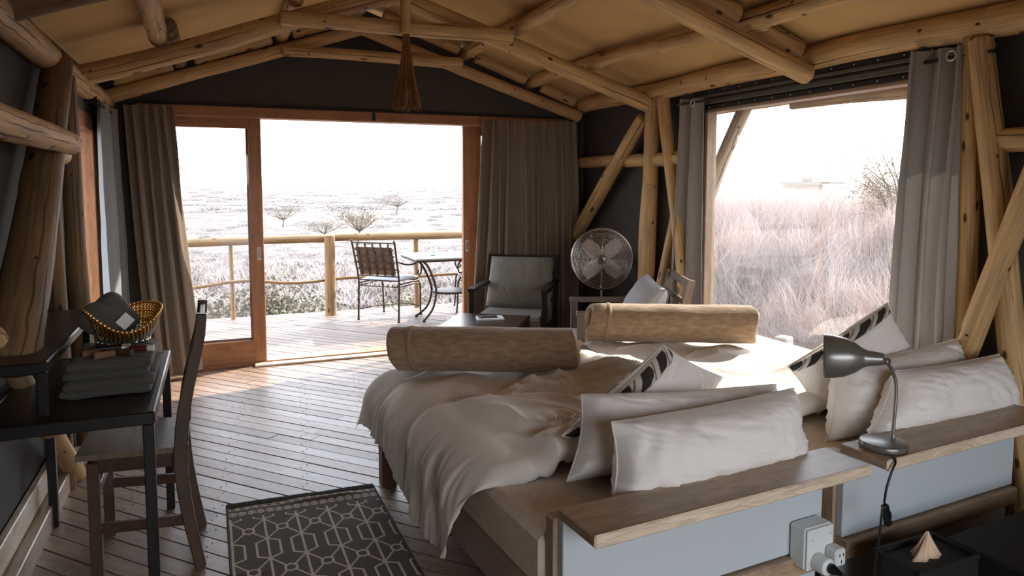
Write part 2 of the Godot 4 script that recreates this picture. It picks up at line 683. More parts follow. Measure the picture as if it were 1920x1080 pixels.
	mat("mattress", Color(0.88, 0.82, 0.75), 0.9, mottled, Vector3(2, 2, 2), weave, 0.03, true)
	mat("bed_base", Color(0.68, 0.61, 0.54), 0.9, mottled, Vector3(2, 2, 2), weave, 0.04, true)
	# fleece: streaks along the roll
	var fur := picture(512, 512, func(x, y):
		var s: float = nz.get_noise_2d(y * 0.02, x * 0.07) * 0.5 + nz.get_noise_2d(y * 0.06, x * 0.3) * 0.3 + nz.get_noise_2d(y * 0.25, x * 0.8) * 0.2
		return Color(0.84 + 0.16 * s, 0.80 + 0.17 * s, 0.75 + 0.18 * s))
	var fleece := mat("fleece", Color(0.70, 0.615, 0.52), 0.95, fur, Vector3(1.6, 1.2, 1), fur, 0.5)
	fleece.rim_enabled = true
	fleece.rim = 0.6
	fleece.rim_tint = 0.4
	var hairy := mat("fleece_hair", Color(0.80, 0.72, 0.62), 0.9)
	hairy.backlight_enabled = true
	hairy.backlight = grey(0.9)
	var wool := picture(256, 256, func(x, y):
		return grey(0.8 + 0.12 * nz.get_noise_2d(x * 0.4, y * 0.4) + 0.1 * nz.get_noise_2d(x * 0.12, y * 0.12)))
	var towel := mat("towel", Color(0.43, 0.42, 0.395), 0.97, wool, Vector3(4, 4, 4), wool, 0.4, true)
	towel.rim_enabled = true
	towel.rim = 0.35
	# metal, glass, small stuff
	mat("chrome", Color(0.72, 0.70, 0.68), 0.2).metallic = 1.0
	mat("lamp_metal", Color(0.50, 0.495, 0.48), 0.27).metallic = 0.55
	mat("lamp_inside", Color(0.78, 0.76, 0.73), 0.5)
	mat("blade", Color(0.86, 0.80, 0.78), 0.3).metallic = 0.35
	mat("iron", Color(0.21, 0.165, 0.125), 0.5).metallic = 0.4
	mat("black_iron", Color(0.035, 0.035, 0.035), 0.5)
	mat("steel", Color(0.75, 0.75, 0.75), 0.35).metallic = 0.9
	mat("brass", Color(0.95, 0.70, 0.30), 0.22).metallic = 1.0
	mat("leather", Color(0.47, 0.36, 0.265), 0.6, wool, Vector3(2, 2, 2), wool, 0.1, true)
	mat("leather_dark", Color(0.22, 0.16, 0.115), 0.55)
	mat("stone_top", Color(0.60, 0.66, 0.66), 0.3, mottled, Vector3(2, 2, 2), null, 0, true)
	mat("china", Color(0.85, 0.84, 0.82), 0.25)
	mat("paper", Color(0.88, 0.88, 0.87), 0.8)
	mat("black_plastic", Color(0.03, 0.03, 0.032), 0.4)
	mat("white_plastic", Color(0.80, 0.81, 0.80), 0.4)
	mat("dark_box", Color(0.045, 0.042, 0.045), 0.6)
	mat("tissue", Color(0.82, 0.70, 0.58), 0.9).backlight_enabled = true
	M["tissue"].backlight = grey(0.5)
	mat("cork", Color(0.62, 0.47, 0.36), 0.8, wool, Vector3(8, 8, 8), wool, 0.1, true)
	mat("maroon", Color(0.32, 0.10, 0.08), 0.35)
	mat("reed", Color(0.56, 0.40, 0.25), 0.75)
	M["reed"].vertex_color_use_as_albedo = true
	mat("binding", Color(0.42, 0.22, 0.12), 0.8)
	mat("rope", Color(0.40, 0.30, 0.2), 0.9)
	var glass := mat("glass", Color(0.95, 0.98, 1.0, 0.04), 0.02)
	glass.transparency = BaseMaterial3D.TRANSPARENCY_ALPHA
	mat("silver", Color(0.8, 0.8, 0.78), 0.35).metallic = 0.6
	# outdoors
	var dry := picture(512, 512, func(x, y):
		var s: float = nz.get_noise_2d(x * 0.02, y * 0.02) * 0.4 + nz.get_noise_2d(x * 0.09, y * 0.09) * 0.35 + nz.get_noise_2d(x * 0.4, y * 0.4) * 0.3
		return Color(0.80 + 0.26 * s, 0.775 + 0.27 * s, 0.75 + 0.28 * s))
	mat("dry_ground", Color(0.46, 0.42, 0.405), 0.95, dry, Vector3(0.11, 0.11, 0.11), null, 0, true)
	M["dry_ground"].detail_enabled = false
	mat("dry_grass", Color(0.74, 0.69, 0.66), 0.9).vertex_color_use_as_albedo = true
	M["dry_grass"].backlight_enabled = true
	M["dry_grass"].backlight = grey(0.6)
	mat("plain_grass", Color(0.55, 0.51, 0.49), 0.9).vertex_color_use_as_albedo = true
	mat("leaf", Color(0.42, 0.395, 0.33), 0.8).vertex_color_use_as_albedo = true
	M["leaf"].backlight_enabled = true
	M["leaf"].backlight = grey(0.4)
	mat("twig", Color(0.36, 0.31, 0.27), 0.9)
	mat("far_ridge", Color(0.43, 0.44, 0.45), 0.95)  # bluish haze of the horizon put into the ridge colour
	mat("red_sand", Color(0.72, 0.46, 0.33), 0.95, dry, Vector3(0.5, 0.5, 0.5), null, 0, true)
	mat("far_wall", Color(0.72, 0.68, 0.64), 0.9)
	mat("far_bush", Color(0.53, 0.505, 0.49), 0.95).vertex_color_use_as_albedo = true  # distance haze is put into this pale tone
	mat("reflection_pale", Color(0.75, 0.73, 0.70), 0.9)  # pale tone of a window reflection, carried by a solid block
	rug_and_cushion_prints()


func rug_and_cushion_prints() -> void:
	# woven rug: 0.70 m x 1.30 m, light line work on brown; drawn at 500 px a metre
	var w := 350
	var h := 650
	var im := Image.create(w, h, false, Image.FORMAT_RGB8)
	for y in h:
		for x in w:
			var s := 0.9 + 0.1 * sin(y * 2.1) + 0.12 * noise.get_noise_2d(x * 0.25, y * 0.9)
			im.set_pixel(x, y, Color(0.335, 0.285, 0.245) * s)
	var pale := Color(0.80, 0.75, 0.67)
	var ln := func(a: Vector2, b: Vector2, r: float) -> void:
		var n := int(a.distance_to(b)) + 1
		for k in n + 1:
			var p := a.lerp(b, float(k) / n)
			for dy in range(-3, 4):
				for dx in range(-3, 4):
					if Vector2(dx, dy).length() <= r * 1.3:
						var q := Vector2i(int(p.x) + dx, int(p.y) + dy)
						if q.x >= 0 and q.y >= 0 and q.x < w and q.y < h:
							im.set_pixel(q.x, q.y, pale * (0.92 + 0.12 * noise.get_noise_2d(q.x * 0.7, q.y * 0.7)))
	var poly := func(pts: Array, r: float) -> void:
		for k in pts.size():
			ln.call(pts[k], pts[(k + 1) % pts.size()], r)
	# narrow border band of small hexagons
	for row in 2:
		for k in 17:
			var c := Vector2(12 + k * 20.5, 28 + row * 28)
			if row == 0:
				poly.call([c + Vector2(-5, -5), c + Vector2(5, -5), c + Vector2(8, 0), c + Vector2(5, 5), c + Vector2(-5, 5), c + Vector2(-8, 0)], 1.35)
				ln.call(c + Vector2(8, 0), c + Vector2(12, -8), 1.35)
				ln.call(c + Vector2(8, 0), c + Vector2(12, 8), 1.35)
			else:
				poly.call([c + Vector2(0, -9), c + Vector2(7, -5), c + Vector2(7, 6), c + Vector2(0, 9), c + Vector2(-7, 6), c + Vector2(-7, -5)], 1.35)
				ln.call(c + Vector2(-2, -6), c + Vector2(-2, 6), 0.9)
				ln.call(c + Vector2(2, -6), c + Vector2(2, 6), 0.9)
	# field: stems with long hexagons, small hexagons where the diagonals cross
	var dx := 72.0
	for i in range(-1, 6):
		var x := 5.0 + i * dx
		ln.call(Vector2(x, 84), Vector2(x, h), 2.0)
		for s in [-1.0, 1.0]:
			ln.call(Vector2(x + 22 * s, 84), Vector2(x + 22 * s, 92), 1.6)
			ln.call(Vector2(x + 22 * s, 92), Vector2(x, 104), 1.6)
		for j in range(0, 4):
			var y := 104.0 + j * 190.0
			poly.call([Vector2(x, y + 100), Vector2(x + 24, y + 114), Vector2(x + 24, y + 176), Vector2(x, y + 190), Vector2(x - 24, y + 176), Vector2(x - 24, y + 114)], 2.0)
			for s in [-1.0, 1.0]:
				var m := Vector2(x + s * dx / 2, y + 50)
				for t in [-1.0, 1.0]:
					ln.call(Vector2(x, y + 50 + t * 50), Vector2(m.x - s * 8, m.y + t * 9), 1.7)
				poly.call([m + Vector2(0, -14), m + Vector2(11, -7), m + Vector2(11, 7), m + Vector2(0, 14), m + Vector2(-11, 7), m + Vector2(-11, -7)], 2.0)
	var rug_tex := ImageTexture.create_from_image(im)
	var wv := picture(128, 128, func(x, y): return grey(0.5 + 0.3 * sin(y * TAU / 4.0) + 0.2 * noise.get_noise_2d(x * 0.5, y * 0.5)))
	mat("rug", Color.WHITE, 0.95, rug_tex, Vector3.ONE, rug_tex, 0.12)
	mat("rug_fringe", Color(0.20, 0.165, 0.14), 0.95)
	mat("rug_edge", Color(0.24, 0.2, 0.17), 0.95)
	# cushion fronts: dark leaf-like blocks split by pale zigzags, white ground
	var cw := 256
	var cp := Image.create(cw, cw, false, Image.FORMAT_RGB8)
	for y in cw:
		for x in cw:
			var u := fposmod(x / 42.0, 1.0)
			var row := int(x / 42.0)
			var t := fposmod((y + (u * 40.0 if row % 2 == 0 else -u * 40.0)) / 52.0, 1.0)
			var dark := t > 0.2 and t < 0.62 + 0.2 * sin(u * PI) and u > 0.1
			var thin := t > 0.86 and t < 0.93 and u > 0.1
			var s := 0.95 + 0.08 * noise.get_noise_2d(x * 0.4, y * 0.4)
			cp.set_pixel(x, y, (Color(0.20, 0.185, 0.175) if dark else Color(0.42, 0.36, 0.31) if thin else Color(0.85, 0.82, 0.78)) * s)
	mat("cushion_print", Color.WHITE, 0.9, ImageTexture.create_from_image(cp), Vector3(1, 1, 1), weave_like(wv), 0.05)


func weave_like(t: Texture2D) -> Texture2D:
	return t


# ------------------------------------------------------------------ the tent's shell
const XL := -0.80
const XR := 3.50
const ZF := -6.50
const ZB := 1.60
const XC := 1.285


func roof_y(x: float, off := 0.0) -> float:      # height of the rafters' axes
	return (2.955 - 0.349 * (x - XC) if x > XC else 2.925 - 0.345 * (XC - x)) + off


func planks(parent: Node3D, called: String, key: String, floor_poly: PackedVector2Array, top: float, thick: float, pitch: float, gap: float, seed_at: int) -> Array:
	var r := RandomNumberGenerator.new()
	r.seed = seed_at
	var ang := deg_to_rad(48.0)
	var d := Vector2(cos(ang), sin(ang))
	var e := Vector2(-sin(ang), cos(ang))
	var lo := Vector2(1e9, 1e9)
	var hi := -lo
	for p in floor_poly:
		lo = lo.min(Vector2(p.dot(d), p.dot(e)))
		hi = hi.max(Vector2(p.dot(d), p.dot(e)))
	var rows := []
	var k := floori(lo.y / pitch)
	while k * pitch < hi.y:
		var e0 := k * pitch + gap / 2
		var e1 := (k + 1) * pitch - gap / 2
		rows.append((e0 + e1) / 2)
		var s := lo.x - r.randf_range(0.0, 2.0)
		while s < hi.x:
			var s1 := s + r.randf_range(1.9, 3.3)
			var strip := PackedVector2Array([d * s + e * e0, d * (s1 - 0.003) + e * e0, d * (s1 - 0.003) + e * e1, d * s + e * e1])
			for poly in Geometry2D.intersect_polygons(strip, floor_poly):
				if poly.size() > 2:
					var g := Geo.new()
					var lift := r.randf_range(-0.0012, 0.0012)
					g.slab(poly, top - thick + lift, top + lift, ang, Vector2(r.randf(), r.randf()))
					part(called, g, M["%s%d" % [key, r.randi() % 4]], parent)
			s = s1
		k += 1
	return rows


func screws(parent: Node3D, region: PackedVector2Array, rows: Array, top: float) -> void:
	var ang := deg_to_rad(48.0)
	var d := Vector2(cos(ang), sin(ang))
	var e := Vector2(-sin(ang), cos(ang))
	var at := []
	for row in rows:
		for j in range(-14, 16):
			for s in [-0.022, 0.022]:
				var p: Vector2 = d * (j * 0.55 + row * 0.9 + rng.randf_range(-0.012, 0.012)) + e * (row + s + rng.randf_range(-0.006, 0.006))
				if Geometry2D.is_point_in_polygon(p, region):
					at.append(p)
	var g := Geo.new()
	g.lathe([Vector2(0, 0), Vector2(0.004, 0), Vector2(0.004, 0.0014), Vector2(0, 0.0016)], Transform3D.IDENTITY, 6)
	multi("screw_heads", g.commit(), M["black_iron"], at.map(func(p): return Transform3D(Basis.IDENTITY, Vector3(p.x, top, p.y))), parent)


func multi(called: String, mesh: Mesh, m: Material, where: Array, parent: Node3D, colors := []) -> MultiMeshInstance3D:
	var mm := MultiMesh.new()
	mm.transform_format = MultiMesh.TRANSFORM_3D
	mm.use_colors = colors.size() > 0
	mm.mesh = mesh
	mm.instance_count = where.size()
	for k in where.size():
		mm.set_instance_transform(k, where[k])
		if colors.size():
			mm.set_instance_color(k, colors[k])
	var o := MultiMeshInstance3D.new()
	o.name = called if parent else numbered(called)
	o.multimesh = mm
	o.material_override = m
	o.set_meta("kind", "stuff")
	(parent if parent else self).add_child(o, true)
	return o


func wall_with_holes(outline: PackedVector2Array, holes: Array, thick: float, to_world: Transform3D) -> Geo:
	# outline in (along, up); holes are Rect2; built by cutting, so that every piece is a closed slab
	var pieces := [outline]
	for h in holes:
		var r: Rect2 = h
		var big := 50.0
		var cuts := [
			PackedVector2Array([Vector2(-big, -big), Vector2(r.position.x, -big), Vector2(r.position.x, big), Vector2(-big, big)]),
			PackedVector2Array([Vector2(r.end.x, -big), Vector2(big, -big), Vector2(big, big), Vector2(r.end.x, big)]),
			PackedVector2Array([Vector2(r.position.x, -big), Vector2(r.end.x, -big), Vector2(r.end.x, r.position.y), Vector2(r.position.x, r.position.y)]),
			PackedVector2Array([Vector2(r.position.x, r.end.y), Vector2(r.end.x, r.end.y), Vector2(r.end.x, big), Vector2(r.position.x, big)])]
		var next := []
		for p in pieces:
			for c in cuts:
				next.append_array(Geometry2D.intersect_polygons(p, c))
		pieces = next
	var g := Geo.new()
	for p in pieces:
		g.slab(p, 0.0, thick)          # slab's (x, y, z) = (along, thickness, up)
	g.moved(to_world)
	return g


func shell() -> void:
	var inside := PackedVector2Array([Vector2(XL, ZF - 0.12), Vector2(XR, ZF - 0.12), Vector2(XR, ZB), Vector2(XL, ZB)])
	var g := Geo.new()
	g.slab(inside, -0.12, -0.028)
	var fl := struct("floor", g, M["black_iron"])
	var rows := planks(fl, "floor_plank", "plank", inside, 0.0, 0.026, 0.0945, 0.0085, 11)
	screws(fl, PackedVector2Array([Vector2(-0.7, -6.4), Vector2(2.4, -6.4), Vector2(2.4, -2.3), Vector2(-0.7, -2.3)]), rows, 0.0008)

	# walls of dark canvas; the far wall carries the sliding doors, the back one an unseen opening sized for its skylight
	var eave := roof_y(XR, 0.17)
	var t_right := Transform3D(Basis(Vector3(0, 0, 1), Vector3(1, 0, 0), Vector3(0, 1, 0)), Vector3(XR, 0, 0))
	struct("wall_right", wall_with_holes(PackedVector2Array([Vector2(ZF - 0.06, -0.1), Vector2(ZB, -0.1), Vector2(ZB, eave), Vector2(ZF - 0.06, eave)]), [Rect2(-4.53, 0.43, 2.15, 1.69)], 0.06, t_right), M["canvas_dark"])
	var t_left := Transform3D(Basis(Vector3(0, 0, 1), Vector3(-1, 0, 0), Vector3(0, 1, 0)), Vector3(XL, 0, 0))
	struct("wall_left", wall_with_holes(PackedVector2Array([Vector2(ZF - 0.06, -0.1), Vector2(ZB, -0.1), Vector2(ZB, eave), Vector2(ZF - 0.06, eave)]), [Rect2(-6.04, 0.62, 1.11, 1.42)], 0.06, t_left), M["canvas_dark"])
	var gable := PackedVector2Array([Vector2(XL, -0.1), Vector2(XR, -0.1), Vector2(XR, roof_y(XR, 0.17)), Vector2(XC, roof_y(XC, 0.17)), Vector2(XL, roof_y(XL, 0.17))])
	var t_far := Transform3D(Basis(Vector3(1, 0, 0), Vector3(0, 0, -1), Vector3(0, 1, 0)), Vector3(0, 0, ZF + 0.02))
	struct("wall_far", wall_with_holes(gable, [Rect2(-0.52, -0.2, 3.80, 2.405)], 0.06, t_far), M["canvas_dark"])
	var t_back := Transform3D(Basis(Vector3(1, 0, 0), Vector3(0, 0, 1), Vector3(0, 1, 0)), Vector3(0, 0, ZB))
	struct("wall_back", wall_with_holes(gable, [Rect2(0.1, 0.0, 2.8, 2.12)], 0.06, t_back), M["canvas_dark"])

	# canvas roof in two slopes, running out over the deck and past the side walls
	for s in [-1.0, 1.0]:
		var x1 := 4.12 if s > 0 else -1.4
		var f := func(u: float, v: float) -> Vector3:
			var x := lerpf(XC, x1, u)
			var z := lerpf(ZF - 0.75, ZB + 0.3, v)
			var sag := 0.0
			if z > ZF:
				sag = 0.010 * sin(u * PI * 3.0) + 0.008 * noise.get_noise_2d(x * 1.2, z * 1.2)
			return Vector3(x, roof_y(x, 0.205) - sag, z)
		g = Geo.new()
		var top := func(u, v): return f.call(u, v) + Vector3(0, 0.03, 0)
		var rf := PackedVector3Array()
		g.grid(f, 24, 60, false, false, 1, 1, s < 0)
		g.grid(top, 4, 4, false, false, 1, 1, s > 0)
		g.grid(func(u, v): return f.call(1.0, u) + Vector3(0, 0.03 * v, 0), 12, 1)
		g.grid(func(u, v): return f.call(u, 0.0) + Vector3(0, 0.03 * v, 0), 12, 1)
		struct("ceiling", g, M["canvas_roof"])

	# white-washed skirting along the left wall, and the darker board at its foot
	g = Geo.new()
	g.box(Vector3(XL + 0.022, 0.165, -2.55), Vector3(0.03, 0.11, 3.9), Basis.IDENTITY, 0.004)
	struct("baseboard_left", g, M["pale_wood"])
	g = Geo.new()
	g.box(Vector3(XL + 0.04, 0.05, -2.45), Vector3(0.085, 0.105, 4.1), Basis.IDENTITY, 0.004)
	struct("trim_1", g, M["oak"])
	g = Geo.new()
	g.box(Vector3(XR - 0.02, 0.07, -2.4), Vector3(0.035, 0.14, 8.0), Basis.IDENTITY, 0.004)
	struct("baseboard_right", g, M["hardwood"])


func door_and_windows() -> void:
	# ---- sliding doors in the far wall
	var z := ZF - 0.03
	var g := Geo.new()
	g.box(Vector3(1.38, 2.158, z), Vector3(3.86, 0.088, 0.16), Basis.IDENTITY, 0.004, Vector2(0.3, 0))
	var frame := struct("door_1", g, M["hardwood"])
	g = Geo.new()
	g.box(Vector3(1.38, 2.208, z + 0.085), Vector3(3.86, 0.018, 0.012), Basis.IDENTITY, 0.002)
	struct("curtain_track", g, M["canvas_black"], frame)
	g = Geo.new()
	g.box(Vector3(1.345, 2.16, z + 0.084), Vector3(0.028, 0.07, 0.006))
	struct("track_bracket", g, M["black_iron"], frame)
	g = Geo.new()
	g.box(Vector3(1.38, 0.004, z - 0.01), Vector3(3.86, 0.05, 0.17), Basis.IDENTITY, 0.004)
	struct("threshold", g, M["hardwood"], frame)
	g = Geo.new()
	g.box(Vector3(1.30, 0.008, z + 0.125), Vector3(2.04, 0.022, 0.10), Basis.IDENTITY, 0.006)
	struct("step_strip", g, M["pale_wood"], frame)
	for s in [-0.50, 3.27]:
		g = Geo.new()
		g.box(Vector3(s, 1.07, z), Vector3(0.05, 2.1, 0.15))
		struct("jamb", g, M["hardwood"], frame)
	for leaf in 2:
		var x0: float = [-0.44, 2.215][leaf]
		var x1: float = [0.385, 3.20][leaf]
		var zz: float = z + [0.035, -0.035][leaf]
		var sw: float = [0.105, 0.18][leaf]
		g = Geo.new()
		var top := 2.11
		g.box(Vector3((x0 + x1) / 2, 0.118, zz), Vector3(x1 - x0, 0.19, 0.05), Basis.IDENTITY, 0.004, Vector2(leaf, 0.2))
		g.box(Vector3((x0 + x1) / 2, top - 0.042, zz), Vector3(x1 - x0, 0.085, 0.05), Basis.IDENTITY, 0.004, Vector2(leaf, 0.5))
		for s in [x0 + sw / 2, x1 - sw / 2]:
			g.box(Vector3(s, top / 2 + 0.01, zz + 0.002), Vector3(sw, top - 0.02, 0.052), Basis.IDENTITY, 0.004, Vector2(s, 0.1))
		var l := struct("door_%d" % (leaf + 2), g, M["hardwood"])
		g = Geo.new()
		g.box(Vector3((x0 + x1) / 2, 1.12, zz), Vector3(x1 - x0 - 2 * sw + 0.01, 1.84, 0.006), Basis.IDENTITY, 0.001)
		struct("pane", g, M["glass"], l)
		g = Geo.new()           # inner stop of the glass, its shade put into the darker wood
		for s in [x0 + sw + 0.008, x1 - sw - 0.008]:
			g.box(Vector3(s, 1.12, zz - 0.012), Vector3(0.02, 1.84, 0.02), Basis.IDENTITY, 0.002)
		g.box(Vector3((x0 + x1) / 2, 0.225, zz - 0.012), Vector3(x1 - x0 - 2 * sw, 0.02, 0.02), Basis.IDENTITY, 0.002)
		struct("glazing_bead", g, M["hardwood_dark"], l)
		g = Geo.new()
		var hx: float = [x1 - 0.04, x0 + 0.035][leaf]
		g.box(Vector3(hx, 0.965, zz + 0.029), Vector3(0.03, 0.115, 0.008), Basis.IDENTITY, 0.0035)
		var hd := struct("handle_plate", g, M["white_plastic"], l)
		g = Geo.new()
		g.box(Vector3(hx, 0.965, zz + 0.033), Vector3(0.014, 0.08, 0.006), Basis.IDENTITY, 0.002)
		struct("finger_pull", g, M["lamp_metal"], hd)

	# ---- the big window of the right wall
	var y0 := 0.43
	var y1 := 2.12
	var z0 := -4.53
	var z1 := -2.38
	g = Geo.new()
	for s in [z0 + 0.015, z1 - 0.015]:
		g.box(Vector3(XR + 0.03, (y0 + y1) / 2, s), Vector3(0.09, y1 - y0, 0.034))
	g.box(Vector3(XR + 0.03, y1 - 0.012, (z0 + z1) / 2), Vector3(0.09, 0.025, z1 - z0))
	g.box(Vector3(XR + 0.02, y0 + 0.022, (z0 + z1) / 2), Vector3(0.13, 0.045, z1 - z0))
	var w := struct("window_1", g, M["oak"])
	g = Geo.new()
	g.box(Vector3(XR + 0.05, (y0 + y1) / 2, (z0 + z1) / 2), Vector3(0.006, y1 - y0 - 0.05, z1 - z0 - 0.06), Basis.IDENTITY, 0.001)
	struct("pane", g, M["glass"], w)
	# canvas facings above it: dark rails with snap studs, a rolled flap between
	var riv := []
	var lines := [[2.135, 0.034, "canvas_black"], [2.172, 0.026, "canvas_strip"], [2.198, 0.018, "canvas_black"], [2.222, 0.024, "canvas_strip"], [2.252, 0.034, "canvas_black"]]
	for k in lines.size():
		var l: Array = lines[k]
		g = Geo.new()
		g.box(Vector3(XR - 0.012 - 0.006 * (k % 2), l[0], (z0 + z1) / 2 - 0.05), Vector3(0.02, l[1], z1 - z0 + 0.2), Basis.IDENTITY, 0.004)
		struct("canvas_rail", g, M[l[2]], w)
		if k == 0 or k == 4:
			for j in 13:
				riv.append(Vector3(XR - 0.023, l[0], z0 + 0.06 + j * 0.165))
	g = Geo.new()
	g.box(Vector3(XR - 0.02, 2.283, (z0 + z1) / 2 - 0.05), Vector3(0.04, 0.026, z1 - z0 + 0.3))
	struct("canvas_batten", g, M["hardwood"], w)
	# rail below the glass
	g = Geo.new()
	g.box(Vector3(XR - 0.01, y0 - 0.02, (z0 + z1) / 2), Vector3(0.03, 0.05, z1 - z0), Basis.IDENTITY, 0.004)
	struct("canvas_rail", g, M["canvas_strip"], w)
	for j in 13:
		riv.append(Vector3(XR - 0.026, y0 - 0.02, z0 + 0.06 + j * 0.165))
	g = Geo.new()
	g.lathe([Vector2(0, 0), Vector2(0.006, 0), Vector2(0.005, 0.003), Vector2(0, 0.0045)], Transform3D.IDENTITY, 8)
	var stud := g.commit()
	multi("snap_studs", stud, M["steel"], riv.map(func(p): return Transform3D(Basis(Vector3(0, 1, 0), Vector3(-1, 0, 0), Vector3(0, 0, 1)), p)), w)

	# ---- narrow window of the left wall
	g = Geo.new()
	y0 = 0.62
	y1 = 2.04
	z0 = -6.04
	z1 = -4.93
	for s in [z0 + 0.10, z1 - 0.03]:
		g.box(Vector3(XL - 0.02, (y0 + y1) / 2, s), Vector3(0.09, y1 - y0, 0.20 if s < -5.5 else 0.05))
	g.box(Vector3(XL - 0.02, y1 - 0.055, (z0 + z1) / 2), Vector3(0.09, 0.11, z1 - z0))
	g.box(Vector3(XL - 0.02, y0 + 0.04, (z0 + z1) / 2), Vector3(0.09, 0.08, z1 - z0))
	w = struct("window_2", g, M["hardwood"])
	g = Geo.new()
	g.box(Vector3(XL - 0.03, (y0 + y1) / 2, (z0 + z1) / 2), Vector3(0.006, y1 - y0 - 0.18, z1 - z0 - 0.15), Basis.IDENTITY, 0.001)
	struct("pane", g, M["glass"], w)
	for s in [[-4.9, 0.022], [-4.875, 0.016]]:
		g = Geo.new()
		g.box(Vector3(XL + 0.012, 1.33, s[0]), Vector3(0.02, 1.6, s[1]))
		struct("canvas_rail", g, M["canvas_strip" if s[1] < 0.02 else "canvas_black"], w)
	g = Geo.new()
	g.box(Vector3(XL + 0.012, 2.085, -5.6), Vector3(0.02, 0.09, 1.5), Basis.IDENTITY, 0.005)
	struct("canvas_rail", g, M["canvas_strip"], w)
	riv = []
	for j in 8:
		riv.append(Transform3D(Basis(Vector3(0, -1, 0), Vector3(1, 0, 0), Vector3(0, 0, 1)), Vector3(XL + 0.022, 0.75 + j * 0.17, -4.9)))
	multi("snap_studs", stud, M["steel"], riv, w)


# ------------------------------------------------------------------ gum-pole frame
func logs() -> void:
	var r := func(x: float, z: float, off := 0.0) -> Vector3: return Vector3(x, roof_y(x, off), z)
	# three trusses
	woodlog("rafter", r.call(-0.80, -5.15), r.call(1.34, -5.15), 0.068, 0.062, "pole", "left rafter of the middle roof truss, a peeled pole rising to the ridge", "rafter", "", 0.03, 4)
	woodlog("rafter", r.call(3.40, -5.15) + Vector3(0, 0.005, 0), r.call(1.20, -5.15) + Vector3(0, 0.02, 0), 0.068, 0.06, "pole", "right rafter of the middle roof truss, ending on the upright post by the fan", "rafter", "", 0.012, 6)
	woodlog("tie_beam", Vector3(0.44, 2.655, -5.05), Vector3(2.10, 2.655, -5.05), 0.050, 0.058, "pole", "collar tie of the middle truss, the pale pole that the reed pendant hangs below", "beam", "", 0.03, 5)
	woodlog("king_post", Vector3(1.268, 2.60, -4.97), Vector3(1.268, 3.10, -4.97), 0.036, 0.038, "pole", "short upright king post above the hanging reed pendant", "post", "", 0.004, 1)
	woodlog("rafter", r.call(-0.78, -6.36), r.call(1.34, -6.36), 0.056, 0.05, "pole", "left rafter of the end truss, lying against the dark gable canvas", "rafter", "", 0.02, 4)
	woodlog("rafter", r.call(3.38, -6.36), r.call(1.22, -6.36), 0.056, 0.05, "pole", "right rafter of the end truss, sloping down to the brown curtain", "rafter", "", 0.012, 4)
	woodlog("tie_beam", Vector3(0.56, 2.655, -6.27), Vector3(2.12, 2.65, -6.27), 0.045, 0.052, "pole", "collar tie of the end truss, in front of the dark gable canvas", "beam", "", 0.02, 4)
	woodlog("rafter", r.call(3.38, -3.40, -0.005), r.call(1.22, -3.40), 0.062, 0.055, "pole", "thick right rafter of the nearest truss, its sawn end hanging above the big window", "rafter", "", 0.01, 2)
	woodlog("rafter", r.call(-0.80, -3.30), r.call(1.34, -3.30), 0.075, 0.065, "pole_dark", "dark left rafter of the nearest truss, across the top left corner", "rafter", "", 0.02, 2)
	# short poles lying on the purlins beside the trusses
	for k in 3:
		var xs: Array = [[1.42, 2.12], [2.28, 2.79], [2.95, 3.32]][k]
		woodlog("cross_pole", r.call(xs[0], -6.36, 0.125), r.call(xs[1], -6.36, 0.125), 0.055, 0.055, "pole", ["short pole between ridge and upper purlin, right side of the end truss", "short pole between the two right purlins above the end truss", "short pole between lower purlin and eave log, right side of the end truss"][k], "pole", "", 0.005, 1)
	for k in 3:
		var xs: Array = [[-0.70, -0.27], [-0.12, 0.48], [0.64, 1.16]][k]
		woodlog("cross_pole", r.call(xs[0], -6.36, 0.12), r.call(xs[1], -6.36, 0.12), 0.055, 0.055, "pole", ["short pole beside the left eave, lying on the left rafter of the end truss", "short pole between the two left purlins above the end truss", "short pole between ridge and left upper purlin above the end truss"][k], "pole", "", 0.005, 1)
	for k in 2:
		var xs: Array = [[2.30, 2.86], [3.01, 3.34]][k]
		woodlog("cross_pole", r.call(xs[0], -3.45, 0.13), r.call(xs[1], -3.45, 0.13), 0.068, 0.068, "pole", ["short thick pole beside the nearest right rafter, above the lower purlin", "short thick pole beside the nearest right rafter, between lower purlin and eave log"][k], "pole", "", 0.004, 1)
	# purlins, ridge and eaves
	woodlog("purlin", Vector3(2.19, roof_y(2.19, 0.13), -6.46), Vector3(2.23, roof_y(2.23, 0.13), 1.4), 0.06, 0.066, "pole", "upper right purlin, a long pole running from the gable towards the viewer", "purlin", "", 0.03, 6)
	woodlog("purlin", Vector3(2.86, roof_y(2.86, 0.13), -6.46), Vector3(2.87, roof_y(2.87, 0.135), -5.02), 0.058, 0.06, "pole", "far length of the lower right purlin, between end truss and middle truss", "purlin", "", 0.015, 3)
	woodlog("purlin", Vector3(2.84, roof_y(2.84, 0.12), -5.22), Vector3(2.96, roof_y(2.96, 0.12), -3.30), 0.05, 0.058, "pole", "knotty middle length of the lower right purlin, between middle and nearest truss", "purlin", "", 0.03, 8)
	woodlog("purlin", Vector3(2.93, roof_y(2.93, 0.13), -3.55), Vector3(2.98, roof_y(2.98, 0.13), 1.4), 0.062, 0.066, "pole", "near length of the lower right purlin, leaving at the top right of the view", "purlin", "", 0.02, 4)
	woodlog("eave_log", Vector3(3.40, 2.335, -6.47), Vector3(3.44, 2.315, 1.4), 0.072, 0.08, "pole", "long eave log along the top of the right wall, above the big window", "beam", "", 0.03, 5)
	woodlog("purlin", Vector3(0.56, roof_y(0.56, 0.13), -6.46), Vector3(0.55, roof_y(0.55, 0.13), 1.4), 0.06, 0.064, "pole", "upper left purlin, a pole running under the canvas from the gable", "purlin", "", 0.03, 4)
